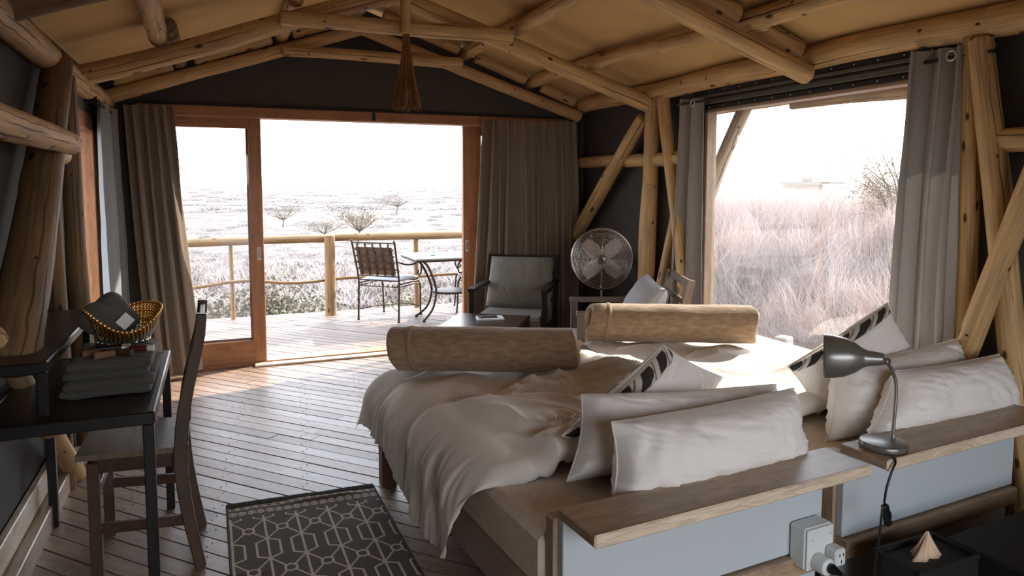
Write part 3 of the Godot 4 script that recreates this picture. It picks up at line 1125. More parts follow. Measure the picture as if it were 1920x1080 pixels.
	woodlog("purlin", Vector3(-0.22, roof_y(-0.22, 0.12), -6.46), Vector3(-0.23, roof_y(-0.23, 0.12), -4.95), 0.056, 0.056, "pole_dark", "far length of the lower left purlin, with a dark sawn end", "purlin", "", 0.015, 2)
	woodlog("purlin", Vector3(-0.30, roof_y(-0.30, 0.11), -5.20), Vector3(-0.22, roof_y(-0.22, 0.13), 1.4), 0.058, 0.066, "pole", "near length of the lower left purlin, its round end over the middle truss", "purlin", "", 0.02, 3)
	woodlog("eave_log", Vector3(-0.76, 2.19, -6.47), Vector3(-0.72, 2.20, 1.4), 0.066, 0.08, "pole", "cracked eave log along the top of the left wall", "beam", "", 0.02, 4)
	woodlog("ridge_pole", Vector3(1.20, 3.06, -6.46), Vector3(1.20, 3.06, -4.85), 0.06, 0.062, "pole", "far ridge pole, ending behind the king post", "beam", "", 0.01, 2)
	woodlog("ridge_pole", Vector3(1.36, 3.06, -5.95), Vector3(1.34, 3.06, 1.4), 0.06, 0.066, "pole", "near ridge pole beside the king post, overlapping the far one", "beam", "", 0.01, 2)

	# right wall
	woodlog("post", Vector3(3.40, -0.02, -5.22), Vector3(3.41, 2.27, -5.12), 0.084, 0.062, "pole", "upright post on the right wall behind the standing fan", "post", "", 0.02, 5)
	woodlog("leaning_post", Vector3(3.40, -0.02, -4.45), Vector3(3.41, 2.27, -4.98), 0.058, 0.056, "pole", "cracked pole leaning against the upright post, left of the window curtain", "post", "", 0.02, 4)
	woodlog("wall_rail", Vector3(3.44, 1.775, -6.46), Vector3(3.44, 1.765, -4.70), 0.055, 0.06, "pole", "horizontal pole on the right wall between the corner and the big window", "rail", "", 0.012, 4)
	woodlog("brace", Vector3(3.37, 1.03, -6.44), Vector3(3.37, 2.12, -5.20), 0.07, 0.058, "pole", "diagonal brace climbing from the corner to the top of the upright post", "brace", "", 0.012, 3)
	woodlog("brace", Vector3(3.455, 0.45, -5.10), Vector3(3.455, 1.72, -4.72), 0.05, 0.042, "pole", "short slanting pole half hidden behind the pale window curtain", "brace", "", 0.008, 2)
	woodlog("post", Vector3(3.42, -0.02, -2.36), Vector3(3.42, 2.27, -2.40), 0.048, 0.044, "pole", "upright post at the right edge of the big window, beside the drawn curtain", "post", "", 0.012, 3)
	woodlog("leaning_post", Vector3(3.38, -0.02, -1.98), Vector3(3.41, 2.25, -2.36), 0.06, 0.058, "pole", "pole leaning outwards from the window's right post", "post", "", 0.03, 3)
	var bored := woodlog("brace", Vector3(3.33, -0.02, -2.54), Vector3(3.33, 2.1, -1.86), 0.055, 0.05, "pole", "diagonal pole crossing in front at the far right, with two bored holes", "brace", "", 0.008, 3)
	for y in [0.84, 0.755]:
		var hole := Geo.new()
		hole.lathe([Vector2(0, -0.012), Vector2(0.006, -0.012), Vector2(0.006, 0.004), Vector2(0, 0.004)], Transform3D(Basis(Vector3(0, 0, 1), PI / 2), Vector3(3.277, y, -2.54 + 0.68 * (y + 0.02) / 2.12 + 0.006)), 10)
		part("bored_hole", hole, M["black_iron"], bored)
	woodlog("wall_rail", Vector3(3.43, 1.76, -2.30), Vector3(3.43, 1.76, 1.3), 0.058, 0.06, "pole", "horizontal pole on the right wall, its blunt end beside the leaning post", "rail", "", 0.01, 2)
	# left wall
	var g := log_geo(Vector3(-0.69, 0.90, -3.00), Vector3(-0.705, 2.18, -4.29), 0.092, 0.066, 0.02, 3)
	var side := log_geo(Vector3(-0.635, 0.93, -3.06), Vector3(-0.665, 1.62, -3.74), 0.042, 0.030, 0.02, 2)
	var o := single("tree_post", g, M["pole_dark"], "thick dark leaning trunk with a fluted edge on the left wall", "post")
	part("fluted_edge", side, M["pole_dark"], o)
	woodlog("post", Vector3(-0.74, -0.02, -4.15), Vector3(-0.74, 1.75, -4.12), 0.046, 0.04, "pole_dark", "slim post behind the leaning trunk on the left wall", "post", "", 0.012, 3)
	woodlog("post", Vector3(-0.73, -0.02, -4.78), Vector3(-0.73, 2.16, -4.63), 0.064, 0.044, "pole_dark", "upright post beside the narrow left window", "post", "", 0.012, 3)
	woodlog("wall_rail", Vector3(-0.60, 1.77, 1.0), Vector3(-0.62, 1.74, -3.93), 0.075, 0.052, "pole_pale", "pale cracked pole running along the left wall in front of the trunk", "rail", "", 0.03, 2)
	woodlog("pole_stub", Vector3(-0.74, 1.70, -4.10), Vector3(-0.72, 1.70, -4.36), 0.05, 0.046, "pole", "short pale stub beyond the leaning trunk, next to the left window", "pole", "", 0.0, 0)
	woodlog("pole_stub", Vector3(-0.72, 1.80, -3.06), Vector3(-0.72, 2.22, -2.96), 0.022, 0.034, "pole", "small pole tip standing on the left wall rail at the picture's edge", "pole", "", 0.0, 1)
	woodlog("brace", Vector3(-0.72, 0.0, -4.32), Vector3(-0.72, 1.04, -2.93), 0.052, 0.036, "pole", "low diagonal brace on the left wall behind the desk", "brace", "", 0.012, 2)

	# outside the big window: overhanging eave log on a strut
	woodlog("eave_log", Vector3(4.10, 2.15, -4.28), Vector3(4.10, 2.13, -0.5), 0.03, 0.08, "pole_grey", "weathered log under the eave outside the big window", "beam", "", 0.03, 3)
	woodlog("strut", Vector3(3.66, 1.40, -4.74), Vector3(4.10, 2.24, -4.77), 0.06, 0.058, "pole_grey", "weathered slanting strut outside the left edge of the big window", "brace", "", 0.012, 2)
	# cord hanging in the far right corner
	g = Geo.new()
	var pts := []
	for k in 14:
		pts.append(Vector3(3.42 + 0.006 * sin(k * 1.3), 2.27 - k * 0.115, -6.40 + 0.006 * cos(k * 2.1)))
	g.wire(pts, 0.006, 6)
	single("tie_cord", g, M["rope"], "thin brown cord hanging down the far right corner", "cord")


# ------------------------------------------------------------------ curtains
func curtain(called: String, mkey: String, label: String, top_a: Vector3, top_b: Vector3, bot_a: Vector3, bot_b: Vector3, folds: float, amp: float, depth_dir: Vector3, seed_at: float, pleat := 0.0, group := "") -> MeshInstance3D:
	var g := Geo.new()
	g.grid(func(u: float, w: float) -> Vector3:
		var a := top_a.lerp(bot_a, w)
		var b := top_b.lerp(bot_b, w)
		var ph := u * folds + 0.35 * noise.get_noise_2d(u * folds * 0.45 + seed_at, w * 0.25) + 0.08 * noise.get_noise_2d(u * folds * 0.8, w * 1.2 + seed_at)
		var f := sin(ph * TAU)
		f = signf(f) * pow(absf(f), 0.75)
		var sz := amp * (0.62 + 0.38 * smoothstep(0.0, 0.6, w)) * (1.0 + 0.6 * noise.get_noise_2d(ph * 0.5 + seed_at, 4.0))
		if pleat > 0.0 and w < 0.09:
			f = lerpf(f * 0.6 + 0.4 * sin(ph * TAU * 3.0), f, smoothstep(0.0, 0.09, w))
		var along := (b - a).normalized()
		return a.lerp(b, u) + depth_dir * f * sz + along * 0.45 * sz * sin(ph * TAU * 2.0) + depth_dir * 0.003 * noise.get_noise_2d(u * 12.0, w * 6.0 + seed_at), int(folds * 26), 60, false, false, a_len(top_a, top_b) * 1.8, 2.0)
	return single(called, g, M[mkey], label, "curtain", group)


func a_len(a: Vector3, b: Vector3) -> float:
	return a.distance_to(b)


func curtains() -> void:
	curtain("curtain", "curtain_brown", "brown curtain gathered at the left of the sliding doors, behind the chair", Vector3(-0.64, 2.175, -6.38), Vector3(-0.29, 2.18, -6.36), Vector3(-0.52, 0.03, -6.30), Vector3(-0.13, 0.05, -6.24), 5.0, 0.058, Vector3(0, 0, 1), 3.0, 1.0)
	curtain("curtain", "curtain_brown", "brown pleated curtain beside the right door jamb, nearest the deck table", Vector3(2.345, 2.165, -6.40), Vector3(2.86, 2.17, -6.40), Vector3(2.22, 0.02, -6.34), Vector3(2.84, 0.02, -6.36), 6.0, 0.058, Vector3(0, 0, 1), 11.0, 1.0)
	curtain("curtain", "curtain_brown", "darker brown pleated curtain in the far right corner behind the armchair", Vector3(2.85, 2.17, -6.41), Vector3(3.34, 2.18, -6.41), Vector3(2.83, 0.02, -6.38), Vector3(3.36, 0.02, -6.38), 6.0, 0.052, Vector3(0, 0, 1), 17.0, 1.0)
	curtain("curtain", "curtain_blue", "blue-grey eyelet curtain hanging at the left window", Vector3(-0.71, 2.13, -5.58), Vector3(-0.70, 2.13, -6.30), Vector3(-0.71, 0.05, -5.50), Vector3(-0.69, 0.05, -6.28), 2.5, 0.05, Vector3(1, 0, 0), 23.0)
	var c := curtain("curtain", "curtain_pale", "pale grey eyelet curtain drawn to the left edge of the big window", Vector3(3.41, 2.215, -4.72), Vector3(3.42, 2.205, -4.42), Vector3(3.41, 0.06, -4.80), Vector3(3.42, 0.06, -4.41), 2.0, 0.052, Vector3(-1, 0, 0), 31.0)
	eyelet(c, Vector3(3.36, 2.165, -4.52))
	c = curtain("curtain", "curtain_pale", "heavy grey eyelet curtain drawn to the right edge of the big window", Vector3(3.37, 2.235, -2.70), Vector3(3.40, 2.225, -2.36), Vector3(3.36, 0.06, -2.74), Vector3(3.39, 0.06, -2.37), 2.6, 0.062, Vector3(-1, 0, 0), 47.0)
	eyelet(c, Vector3(3.32, 2.175, -2.435))
	# rods
	var g := Geo.new()
	g.wire([Vector3(3.385, 2.175, -4.75), Vector3(3.385, 2.175, -2.27)], 0.010, 10)
	var rod := single("curtain_rod", g, M["black_iron"], "dark iron curtain rod across the big window", "curtain rod")
	for z in [-4.74, -2.36]:
		g = Geo.new()
		g.box(Vector3(3.44, 2.19, z), Vector3(0.11, 0.02, 0.025))
		g.box(Vector3(3.485, 2.19, z), Vector3(0.015, 0.07, 0.05))
		part("rod_bracket", g, M["black_iron"], rod)
	g = Geo.new()
	g.wire([Vector3(-0.70, 2.10, -5.50), Vector3(-0.70, 2.10, -6.40)], 0.010, 10)
	rod = single("curtain_rod", g, M["black_iron"], "dark curtain rod above the narrow left window", "curtain rod")
	g = Geo.new()
	g.box(Vector3(-0.75, 2.12, -5.53), Vector3(0.10, 0.05, 0.03))
	part("rod_bracket", g, M["black_iron"], rod)


func eyelet(c: Node3D, at: Vector3) -> void:
	var g := Geo.new()
	g.tube(ring(0.024, 20, Transform3D(Basis(Vector3(0, 0, 1), Vector3(1, 0, 0), Vector3(0, 1, 0)), at)), PackedFloat32Array([0.005]), 8)
	part("eyelet", g, M["steel"], c)


func ring(r: float, seg: int, t: Transform3D, sweep := TAU) -> PackedVector3Array:
	var p := PackedVector3Array()
	for k in seg + 1:
		var a := sweep * k / seg
		p.append(t * Vector3(r * cos(a), 0, r * sin(a)))
	return p


# ------------------------------------------------------------------ deck outside the doors
func deck() -> void:
	var poly := PackedVector2Array([Vector2(-2.6, -8.98), Vector2(5.6, -8.98), Vector2(5.6, ZF - 0.14), Vector2(-2.6, ZF - 0.14)])
	var g := Geo.new()
	for z in [-6.75, -7.85, -8.92]:
		g.box(Vector3(1.5, -0.125, z), Vector3(8.2, 0.17, 0.06))
	var dk := struct("floor", g, M["hardwood_dark"])
	dk.set_meta("label", "timber deck outside the sliding doors, boards laid on the diagonal")
	planks(dk, "deck_board", "deck", poly, -0.012, 0.028, 0.105, 0.009, 77)

	# railing of poles
	var rail_mat := "pole_out"
	woodlog("deck_rail", Vector3(-2.5, 0.905, -8.80), Vector3(1.28, 0.905, -8.80), 0.050, 0.046, rail_mat, "left top rail of the deck railing, a knotty pole behind the half open door", "rail", "", 0.012, 3)
	woodlog("deck_rail", Vector3(1.24, 0.915, -8.80), Vector3(5.2, 0.90, -8.80), 0.046, 0.056, rail_mat, "right top rail of the deck railing, running behind the deck chair", "rail", "", 0.012, 5)
	woodlog("deck_post", Vector3(1.265, -0.12, -8.72), Vector3(1.265, 0.955, -8.72), 0.068, 0.062, rail_mat, "stout knotty post of the deck railing, left of the deck chair", "post", "", 0.006, 5)
	woodlog("deck_post", Vector3(0.165, -0.12, -8.84), Vector3(0.165, 0.90, -8.84), 0.026, 0.022, rail_mat, "thin stick upright of the railing seen through the glass door", "post", "", 0.02, 1)
	woodlog("deck_post", Vector3(2.36, -0.12, -8.84), Vector3(2.36, 0.93, -8.84), 0.034, 0.030, rail_mat, "slim upright of the railing behind the deck table", "post", "", 0.01, 2)
	for s in 2:
		g = Geo.new()
		var pts := PackedVector3Array()
		var x0: float = [-2.5, 1.3][s]
		for k in 20:
			var x := x0 + k * 0.2
			pts.append(Vector3(x, 0.41 + 0.03 * noise.get_noise_2d(x * 0.9, 3.0) + 0.012 * sin(x * 5.0), -8.80))
		g.tube(pts, PackedFloat32Array([0.019]), 8, true, 1, 1)
		single("deck_rail", g, M["pole_out"], ["wavy thin lower rail left of the stout post", "wavy thin lower rail right of the stout post, behind the deck chair"][s], "rail")

	# wrought-iron chair with a back of woven leather straps; faces -z, built at the origin
	var c := thing("deck_chair", "wrought-iron deck chair with a brown woven strap back, turned away from the room", "chair")
	var h := 0.265
	for s in [-1.0, 1.0]:
		g = Geo.new()
		g.smooth_wire([Vector3(s * h, 0.0, 0.265), Vector3(s * h, 0.25, 0.255), Vector3(s * h, 0.47, 0.25), Vector3(s * (h + 0.005), 0.7, 0.30), Vector3(s * (h + 0.012), 0.90, 0.355), Vector3(s * (h + 0.014), 0.93, 0.375)], 0.0115, 8)
		g.lathe([Vector2(0, 0), Vector2(0.016, 0), Vector2(0.017, 0.012), Vector2(0.010, 0.02), Vector2(0, 0.02)], Transform3D(Basis.IDENTITY, Vector3(s * h, 0, 0.265)), 10)
		part("rear_leg", g, M["iron"], c)
		g = Geo.new()
		g.smooth_wire([Vector3(s * (h - 0.01), 0.0, -0.275), Vector3(s * (h - 0.012), 0.16, -0.262), Vector3(s * (h - 0.006), 0.36, -0.255), Vector3(s * (h - 0.02), 0.44, -0.22)], 0.011, 8)
		g.lathe([Vector2(0, 0), Vector2(0.015, 0), Vector2(0.016, 0.012), Vector2(0.010, 0.02), Vector2(0, 0.02)], Transform3D(Basis.IDENTITY, Vector3(s * (h - 0.01), 0, -0.275)), 10)
		part("front_leg", g, M["iron"], c)
		g = Geo.new()
		g.smooth_wire([Vector3(s * (h + 0.006), 0.70, 0.30), Vector3(s * (h + 0.03), 0.655, 0.17), Vector3(s * (h + 0.04), 0.64, 0.0), Vector3(s * (h + 0.035), 0.655, -0.15), Vector3(s * (h + 0.02), 0.63, -0.23), Vector3(s * (h + 0.01), 0.56, -0.26), Vector3(s * (h + 0.005), 0.49, -0.235), Vector3(s * (h + 0.0), 0.52, -0.19), Vector3(s * (h + 0.0), 0.55, -0.21)], 0.0105, 8)
		part("armrest", g, M["iron"], c)
	g = Geo.new()
	g.wire([Vector3(-h, 0.47, 0.25), Vector3(h, 0.47, 0.25)], 0.009)
	g.wire([Vector3(-h, 0.43, -0.23), Vector3(h, 0.43, -0.23)], 0.009)
	g.wire([Vector3(-h, 0.43, -0.23), Vector3(-h, 0.43, 0.25)], 0.009)
	g.wire([Vector3(h, 0.43, -0.23), Vector3(h, 0.43, 0.25)], 0.009)
	g.wire([Vector3(-h, 0.40, -0.23), Vector3(-h, 0.40, 0.25), Vector3(h, 0.40, 0.25), Vector3(h, 0.40, -0.23)], 0.006)
	for k in 9:
		var x := -h + 2 * h * (k + 0.5) / 9.0
		g.wire([Vector3(x, 0.40, 0.25), Vector3(x + 0.012, 0.43, 0.25)], 0.005)
	g.smooth_wire([Vector3(-h, 0.12, 0.26), Vector3(-0.1, 0.155, 0.13), Vector3(0.0, 0.15, 0.0), Vector3(0.1, 0.155, -0.13), Vector3(h, 0.11, -0.265)], 0.005)
	g.smooth_wire([Vector3(h, 0.12, 0.26), Vector3(0.1, 0.155, 0.13), Vector3(0.0, 0.15, 0.0), Vector3(-0.1, 0.155, -0.13), Vector3(-h, 0.11, -0.265)], 0.005)
	part("seat_frame", g, M["iron"], c)
	g = Geo.new()
	g.wire([Vector3(-h - 0.012, 0.905, 0.36), Vector3(h + 0.012, 0.905, 0.36)], 0.009)
	part("back_bar", g, M["iron"], c)
	g = Geo.new()
	g.wire([Vector3(-h, 0.52, 0.258), Vector3(h, 0.52, 0.258)], 0.009)
	part("back_bar", g, M["iron"], c)
	g = pillow([Vector3(-h + 0.02, 0.475, 0.23), Vector3(h - 0.02, 0.475, 0.23), Vector3(h - 0.02, 0.465, -0.25), Vector3(-h + 0.02, 0.465, -0.25)], 0.07, 4.0, 0.02, 0.004, 0, 1.0, 16, 16)
	part("seat_cushion", g, M["pale_cushion"], c)
	var back_at := func(x: float, t: float, off: float) -> Vector3:
		var y := lerpf(0.52, 0.905, t)
		return Vector3(x, y, lerpf(0.258, 0.36, t) + 0.02 * sin(t * PI) + off)
	for k in 5:
		var x := lerpf(-0.20, 0.20, k / 4.0)
		g = Geo.new()
		g.grid(func(u, w): return back_at.call(x + (u - 0.5) * 0.022, w, 0.012 + 0.004 * sin(w * PI * 5.0 + k * PI)), 2, 16)
		g.grid(func(u, w): return back_at.call(x + (u - 0.5) * 0.022, w, 0.008 + 0.004 * sin(w * PI * 5.0 + k * PI)), 2, 16, false, false, 1, 1, true)
		part("woven_strap", g, M["leather_dark"], c)
	for k in 4:
		var t := lerpf(0.22, 0.80, k / 3.0)
		g = Geo.new()
		g.grid(func(u, w): return back_at.call(lerpf(-h, h, u), t + (w - 0.5) * 0.05, 0.010 + 0.004 * sin(u * PI * 5.0 + k * PI)), 20, 2)
		g.grid(func(u, w): return back_at.call(lerpf(-h, h, u), t + (w - 0.5) * 0.05, 0.006 + 0.004 * sin(u * PI * 5.0 + k * PI)), 20, 2, false, false, 1, 1, true)
		part("woven_strap", g, M["leather_dark"], c)
	g = Geo.new()
	g.box(Vector3.ZERO, Vector3(0.47, 0.335, 0.012), Basis(Vector3.RIGHT, 0.262), 0.004)
	g.moved(Transform3D(Basis.IDENTITY, Vector3(0, 0.695, 0.305)))
	part("back_panel", g, M["leather"], c)
	c.position = Vector3(1.875, 0, -8.215)
	c.rotation.y = deg_to_rad(-43.8)
	var c2 := c.duplicate()
	c2.name = numbered("deck_chair")
	add_child(c2)
	tag(c2, "second wrought-iron deck chair, mostly hidden by the right door jamb beyond the deck table", "chair")
	c2.position = Vector3(3.02, 0, -8.38)
	c2.rotation.y = deg_to_rad(75)

	# garden table
	var t := thing("deck_table", "iron deck table with a pale stone top and curved legs", "table")
	g = Geo.new()
	g.box(Vector3(2.52, 0.735, -7.93), Vector3(1.02, 0.022, 0.74), Basis.IDENTITY, 0.006)
	part("tabletop", g, M["stone_top"], t)
	g = Geo.new()
	g.box(Vector3(2.52, 0.713, -7.93), Vector3(0.99, 0.024, 0.71), Basis.IDENTITY, 0.004)
	part("top_frame", g, M["iron"], t)
	for sx in [-1.0, 1.0]:
		for sz in [-1.0, 1.0]:
			g = Geo.new()
			var m := Vector3(2.52, 0, -7.93)
			var d := Vector3(sx * 0.78, 0, sz * 0.36).normalized()
			g.smooth_wire([m + d * 0.42 + Vector3(0, 0.70, 0), m + d * 0.33 + Vector3(0, 0.62, 0), m + d * 0.235 + Vector3(0, 0.42, 0), m + d * 0.22 + Vector3(0, 0.30, 0), m + d * 0.27 + Vector3(0, 0.14, 0), m + d * 0.38 + Vector3(0, 0.035, 0), m + d * 0.405 + Vector3(0, 0.025, 0)], 0.013, 8)
			g.lathe([Vector2(0, 0), Vector2(0.014, 0), Vector2(0.02, 0.018), Vector2(0.012, 0.034), Vector2(0, 0.036)], Transform3D(Basis.IDENTITY, m + d * 0.40), 10)
			part("leg", g, M["iron"], t)
	g = Geo.new()
	g.lathe([Vector2(0, 0.0), Vector2(0.21, 0.0), Vector2(0.215, 0.012), Vector2(0.21, 0.024), Vector2(0, 0.024)], Transform3D(Basis.IDENTITY, Vector3(2.52, 0.305, -7.93)), 28)
	part("lower_shelf", g, M["iron"], t)
	g = Geo.new()
	var cup := Vector3(2.30, 0.747, -7.86)
	g.lathe([Vector2(0, 0), Vector2(0.036, 0), Vector2(0.040, 0.01), Vector2(0.040, 0.075), Vector2(0.036, 0.077), Vector2(0.034, 0.072), Vector2(0.033, 0.012), Vector2(0, 0.01)], Transform3D(Basis.IDENTITY, cup), 20)
	single("candle_cup", g, M["china"], "small white cup standing on the deck table", "cup")


# ------------------------------------------------------------------ twin beds (drawn in the beds' own axes, then moved by BED)
func bpart(called: String, g: Geo, m: String, parent: Node3D) -> MeshInstance3D:
	g.moved(BED)
	return part(called, g, M[m], parent)


func duvet_top(a: float, b: float, k: int) -> float:
	var y := 0.585 + 0.03 * noise.get_noise_2d(a * 2.2 + k * 9.0, b * 2.2)
	if k == 0:
		y += 0.085 * exp(-pow((a - 1.0) / 0.20, 2.0) - pow((b + 1.25) / 0.42, 2.0))
		y += 0.030 * exp(-pow((a - 0.30) / 0.30, 2.0) - pow((b + 0.75) / 0.30, 2.0))
		var mid := smoothstep(-1.5, -1.05, b) * smoothstep(0.02, 0.25, a)
		var c := cos(0.75)
		var s := sin(0.75)
		var p := a * c + b * s
		var q := -a * s + b * c
		var wx := 0.12 * noise.get_noise_2d(a * 3.0, b * 3.0 + 5.0)
		var busy := 0.55 + 0.65 * noise.get_noise_2d(a * 1.9 + 4.0, b * 1.9)
		y += mid * (0.032 * pow(maxf(0.0, ridged(q * 2.4 + wx, p * 0.8, 2.0)), 3.0) + busy * (0.046 * pow(maxf(0.0, ridged(q * 5.2 + wx * 3.0, p * 1.5 + wx, 8.0)), 3.0) + 0.022 * pow(maxf(0.0, ridged(q * 9.0 + wx * 4.0, p * 2.2 + wx * 2.0, 14.0)), 2.0) + 0.012 * pow(maxf(0.0, ridged(a * 7.0 + wx * 4.0, b * 3.0, 19.0)), 3.0)))
		y += 0.006 * (1.0 - mid) * noise.get_noise_2d(a * 9.0, b * 5.0)
	else:
		y += 0.02 + 0.010 * pow(maxf(0.0, ridged(a * 2.0, b * 4.0, 21.0)), 3.0)
	return y


const DUVET_LEFT := [0.075, 1.19]
const DUVET_RIGHT := [1.17, 2.24]
const DUVET_FOOT := -1.805


# a point of the quilt: a runs across the bed and b along it, both measured on the cloth
func duvet_point(a: float, b: float, k: int) -> Vector3:
	var left: float = DUVET_LEFT[k]
	var right: float = DUVET_RIGHT[k]
	var dx := maxf(0.0, left - a) if k == 0 else maxf(0.0, a - right)
	var dz := maxf(0.0, DUVET_FOOT - b)
	var d := Vector2(dx, dz).length() * lerpf(0.68, 1.03, smoothstep(-1.75, -0.9, b))   # the side hangs less at the foot
	var sgn := -1.0 if k == 0 else 1.0
	var ca := clampf(a, left, right)
	var cb := maxf(b, DUVET_FOOT)
	var p := Vector3(ca, duvet_top(ca, cb, k), cb)
	if d > 0.0:
		var dir := Vector2(sgn * dx, -dz).normalized()
		var r := 0.18
		var th := minf(d / r, 1.46)
		var rest := maxf(0.0, d - r * 1.46)
		var s := cb if dx > dz else ca
		var rip := noise.get_noise_2d(s * 4.2 + 3.0, rest * 1.5 + a * 0.4)
		var corner := minf(dx, dz) / 0.3
		var soft := smoothstep(0.0, 0.3, d)
		var h := r * sin(th) + rest * (0.01 + 0.22 * corner) + rip * 0.022 * smoothstep(0.05, 0.35, d)
		h += soft * (0.012 * pow(maxf(0.0, ridged(s * 6.0 + d * 1.2, d * 1.6, 3.0)), 2.0) + 0.006 * ridged(s * 14.0 + d * 3.0, d * 2.0, 6.0))
		p += Vector3(dir.x * h, -(r * (1.0 - cos(th)) + rest * 0.99), dir.y * h)
	return p


func duvet(k: int) -> Geo:
	var g := Geo.new()
	var a0: float = DUVET_LEFT[k] - (0.54 if k == 0 else 0.02)
	var a1: float = DUVET_RIGHT[k] + (0.0 if k == 0 else 0.3)
	g.grid(func(u: float, w: float) -> Vector3:
		var a := lerpf(a0, a1, u)
		var dx := maxf(0.0, DUVET_LEFT[k] - a) if k == 0 else 0.0
		var head := -0.39 - 0.60 * dx - 0.03 * sin(a * 5.0)      # the head edge runs down the side towards the foot
		var b := lerpf(DUVET_FOOT - 0.44, head, w)
		var p := duvet_point(a, b, k)
		var e := clampf((w - 0.955) / 0.045, 0.0, 1.0)            # rolled thickness at the head edge
		if e > 0.0:
			var ang := e * PI
			p += Vector3(0, -0.04 * (1.0 - cos(ang)) * (1.0 - 0.9 * smoothstep(0.0, 0.25, dx)), 0.03 * sin(ang) - 0.05 * maxf(0.0, e - 0.5))
		return p, 220, 220, false, false, 2.0, 2.0, true)
	return g


func roll_blanket(a: Vector3, b: Vector3, rx: float, ry: float, turns: float, th: float, seed_at: float, tail: float) -> Array:
	var ax := (b - a).normalized()
	var side := ax.cross(Vector3.UP).normalized()
	var up := side.cross(ax)
	var length := a.distance_to(b)
	var at := func(s: float, t: float, off: float) -> Vector3:
		# s 0..1 along the spiral from the core to the loose edge
		var ph := s * turns * TAU + 2.4
		var f := lerpf(0.12, 1.0, s)
		var lump := 1.0 + 0.035 * noise.get_noise_3d(cos(ph) * 1.1 + seed_at, sin(ph) * 1.1, t * 4.0) * f
		var c := cos(ph) * (rx * f * lump + off)
		var d := sin(ph) * (ry * f * lump + off)
		var endw := 0.03 * noise.get_noise_2d(s * turns * 2.2, seed_at + (7.0 if t > 0.5 else 0.0))
		var along := lerpf(0.0, length, t) + endw * (1.0 if t > 0.5 else -1.0) * absf(t - 0.5) * 2.0
		var fl: float = maxf(d, -ry * 0.93)
		return a + ax * along + side * c + up * fl
	var body := Geo.new()
	var nsp := int(turns * 34)
	body.grid(func(u: float, v: float) -> Vector3:
		var pos := u * 2.0
		if pos <= 1.0:
			return at.call(pos, v, th * 0.5)
		return at.call(2.0 - pos, v, -th * 0.5), nsp * 2, 44, true, false, turns * 0.9, length * 1.0)
	var ends := []
	for t in [0.0, 1.0]:
		var e := Geo.new()
		e.grid(func(u: float, v: float) -> Vector3:
			var bulge := 0.014 * sin(v * PI) * (1.0 if t > 0.5 else -1.0)
			return at.call(u, t, lerpf(-th * 0.5, th * 0.5, v)) + ax * bulge, nsp, 5, false, false, turns, 0.05, t < 0.5)
		ends.append(e)
	# stitched band round the rim near the left end
	var band := Geo.new()
	band.grid(func(u: float, v: float) -> Vector3: return at.call(lerpf(1.0 - 1.0 / turns, 1.0, u), lerpf(0.085, 0.115, v), th * 0.5 + 0.006 * sin(v * PI)), 40, 4)
	return [body, ends[0], ends[1], band]


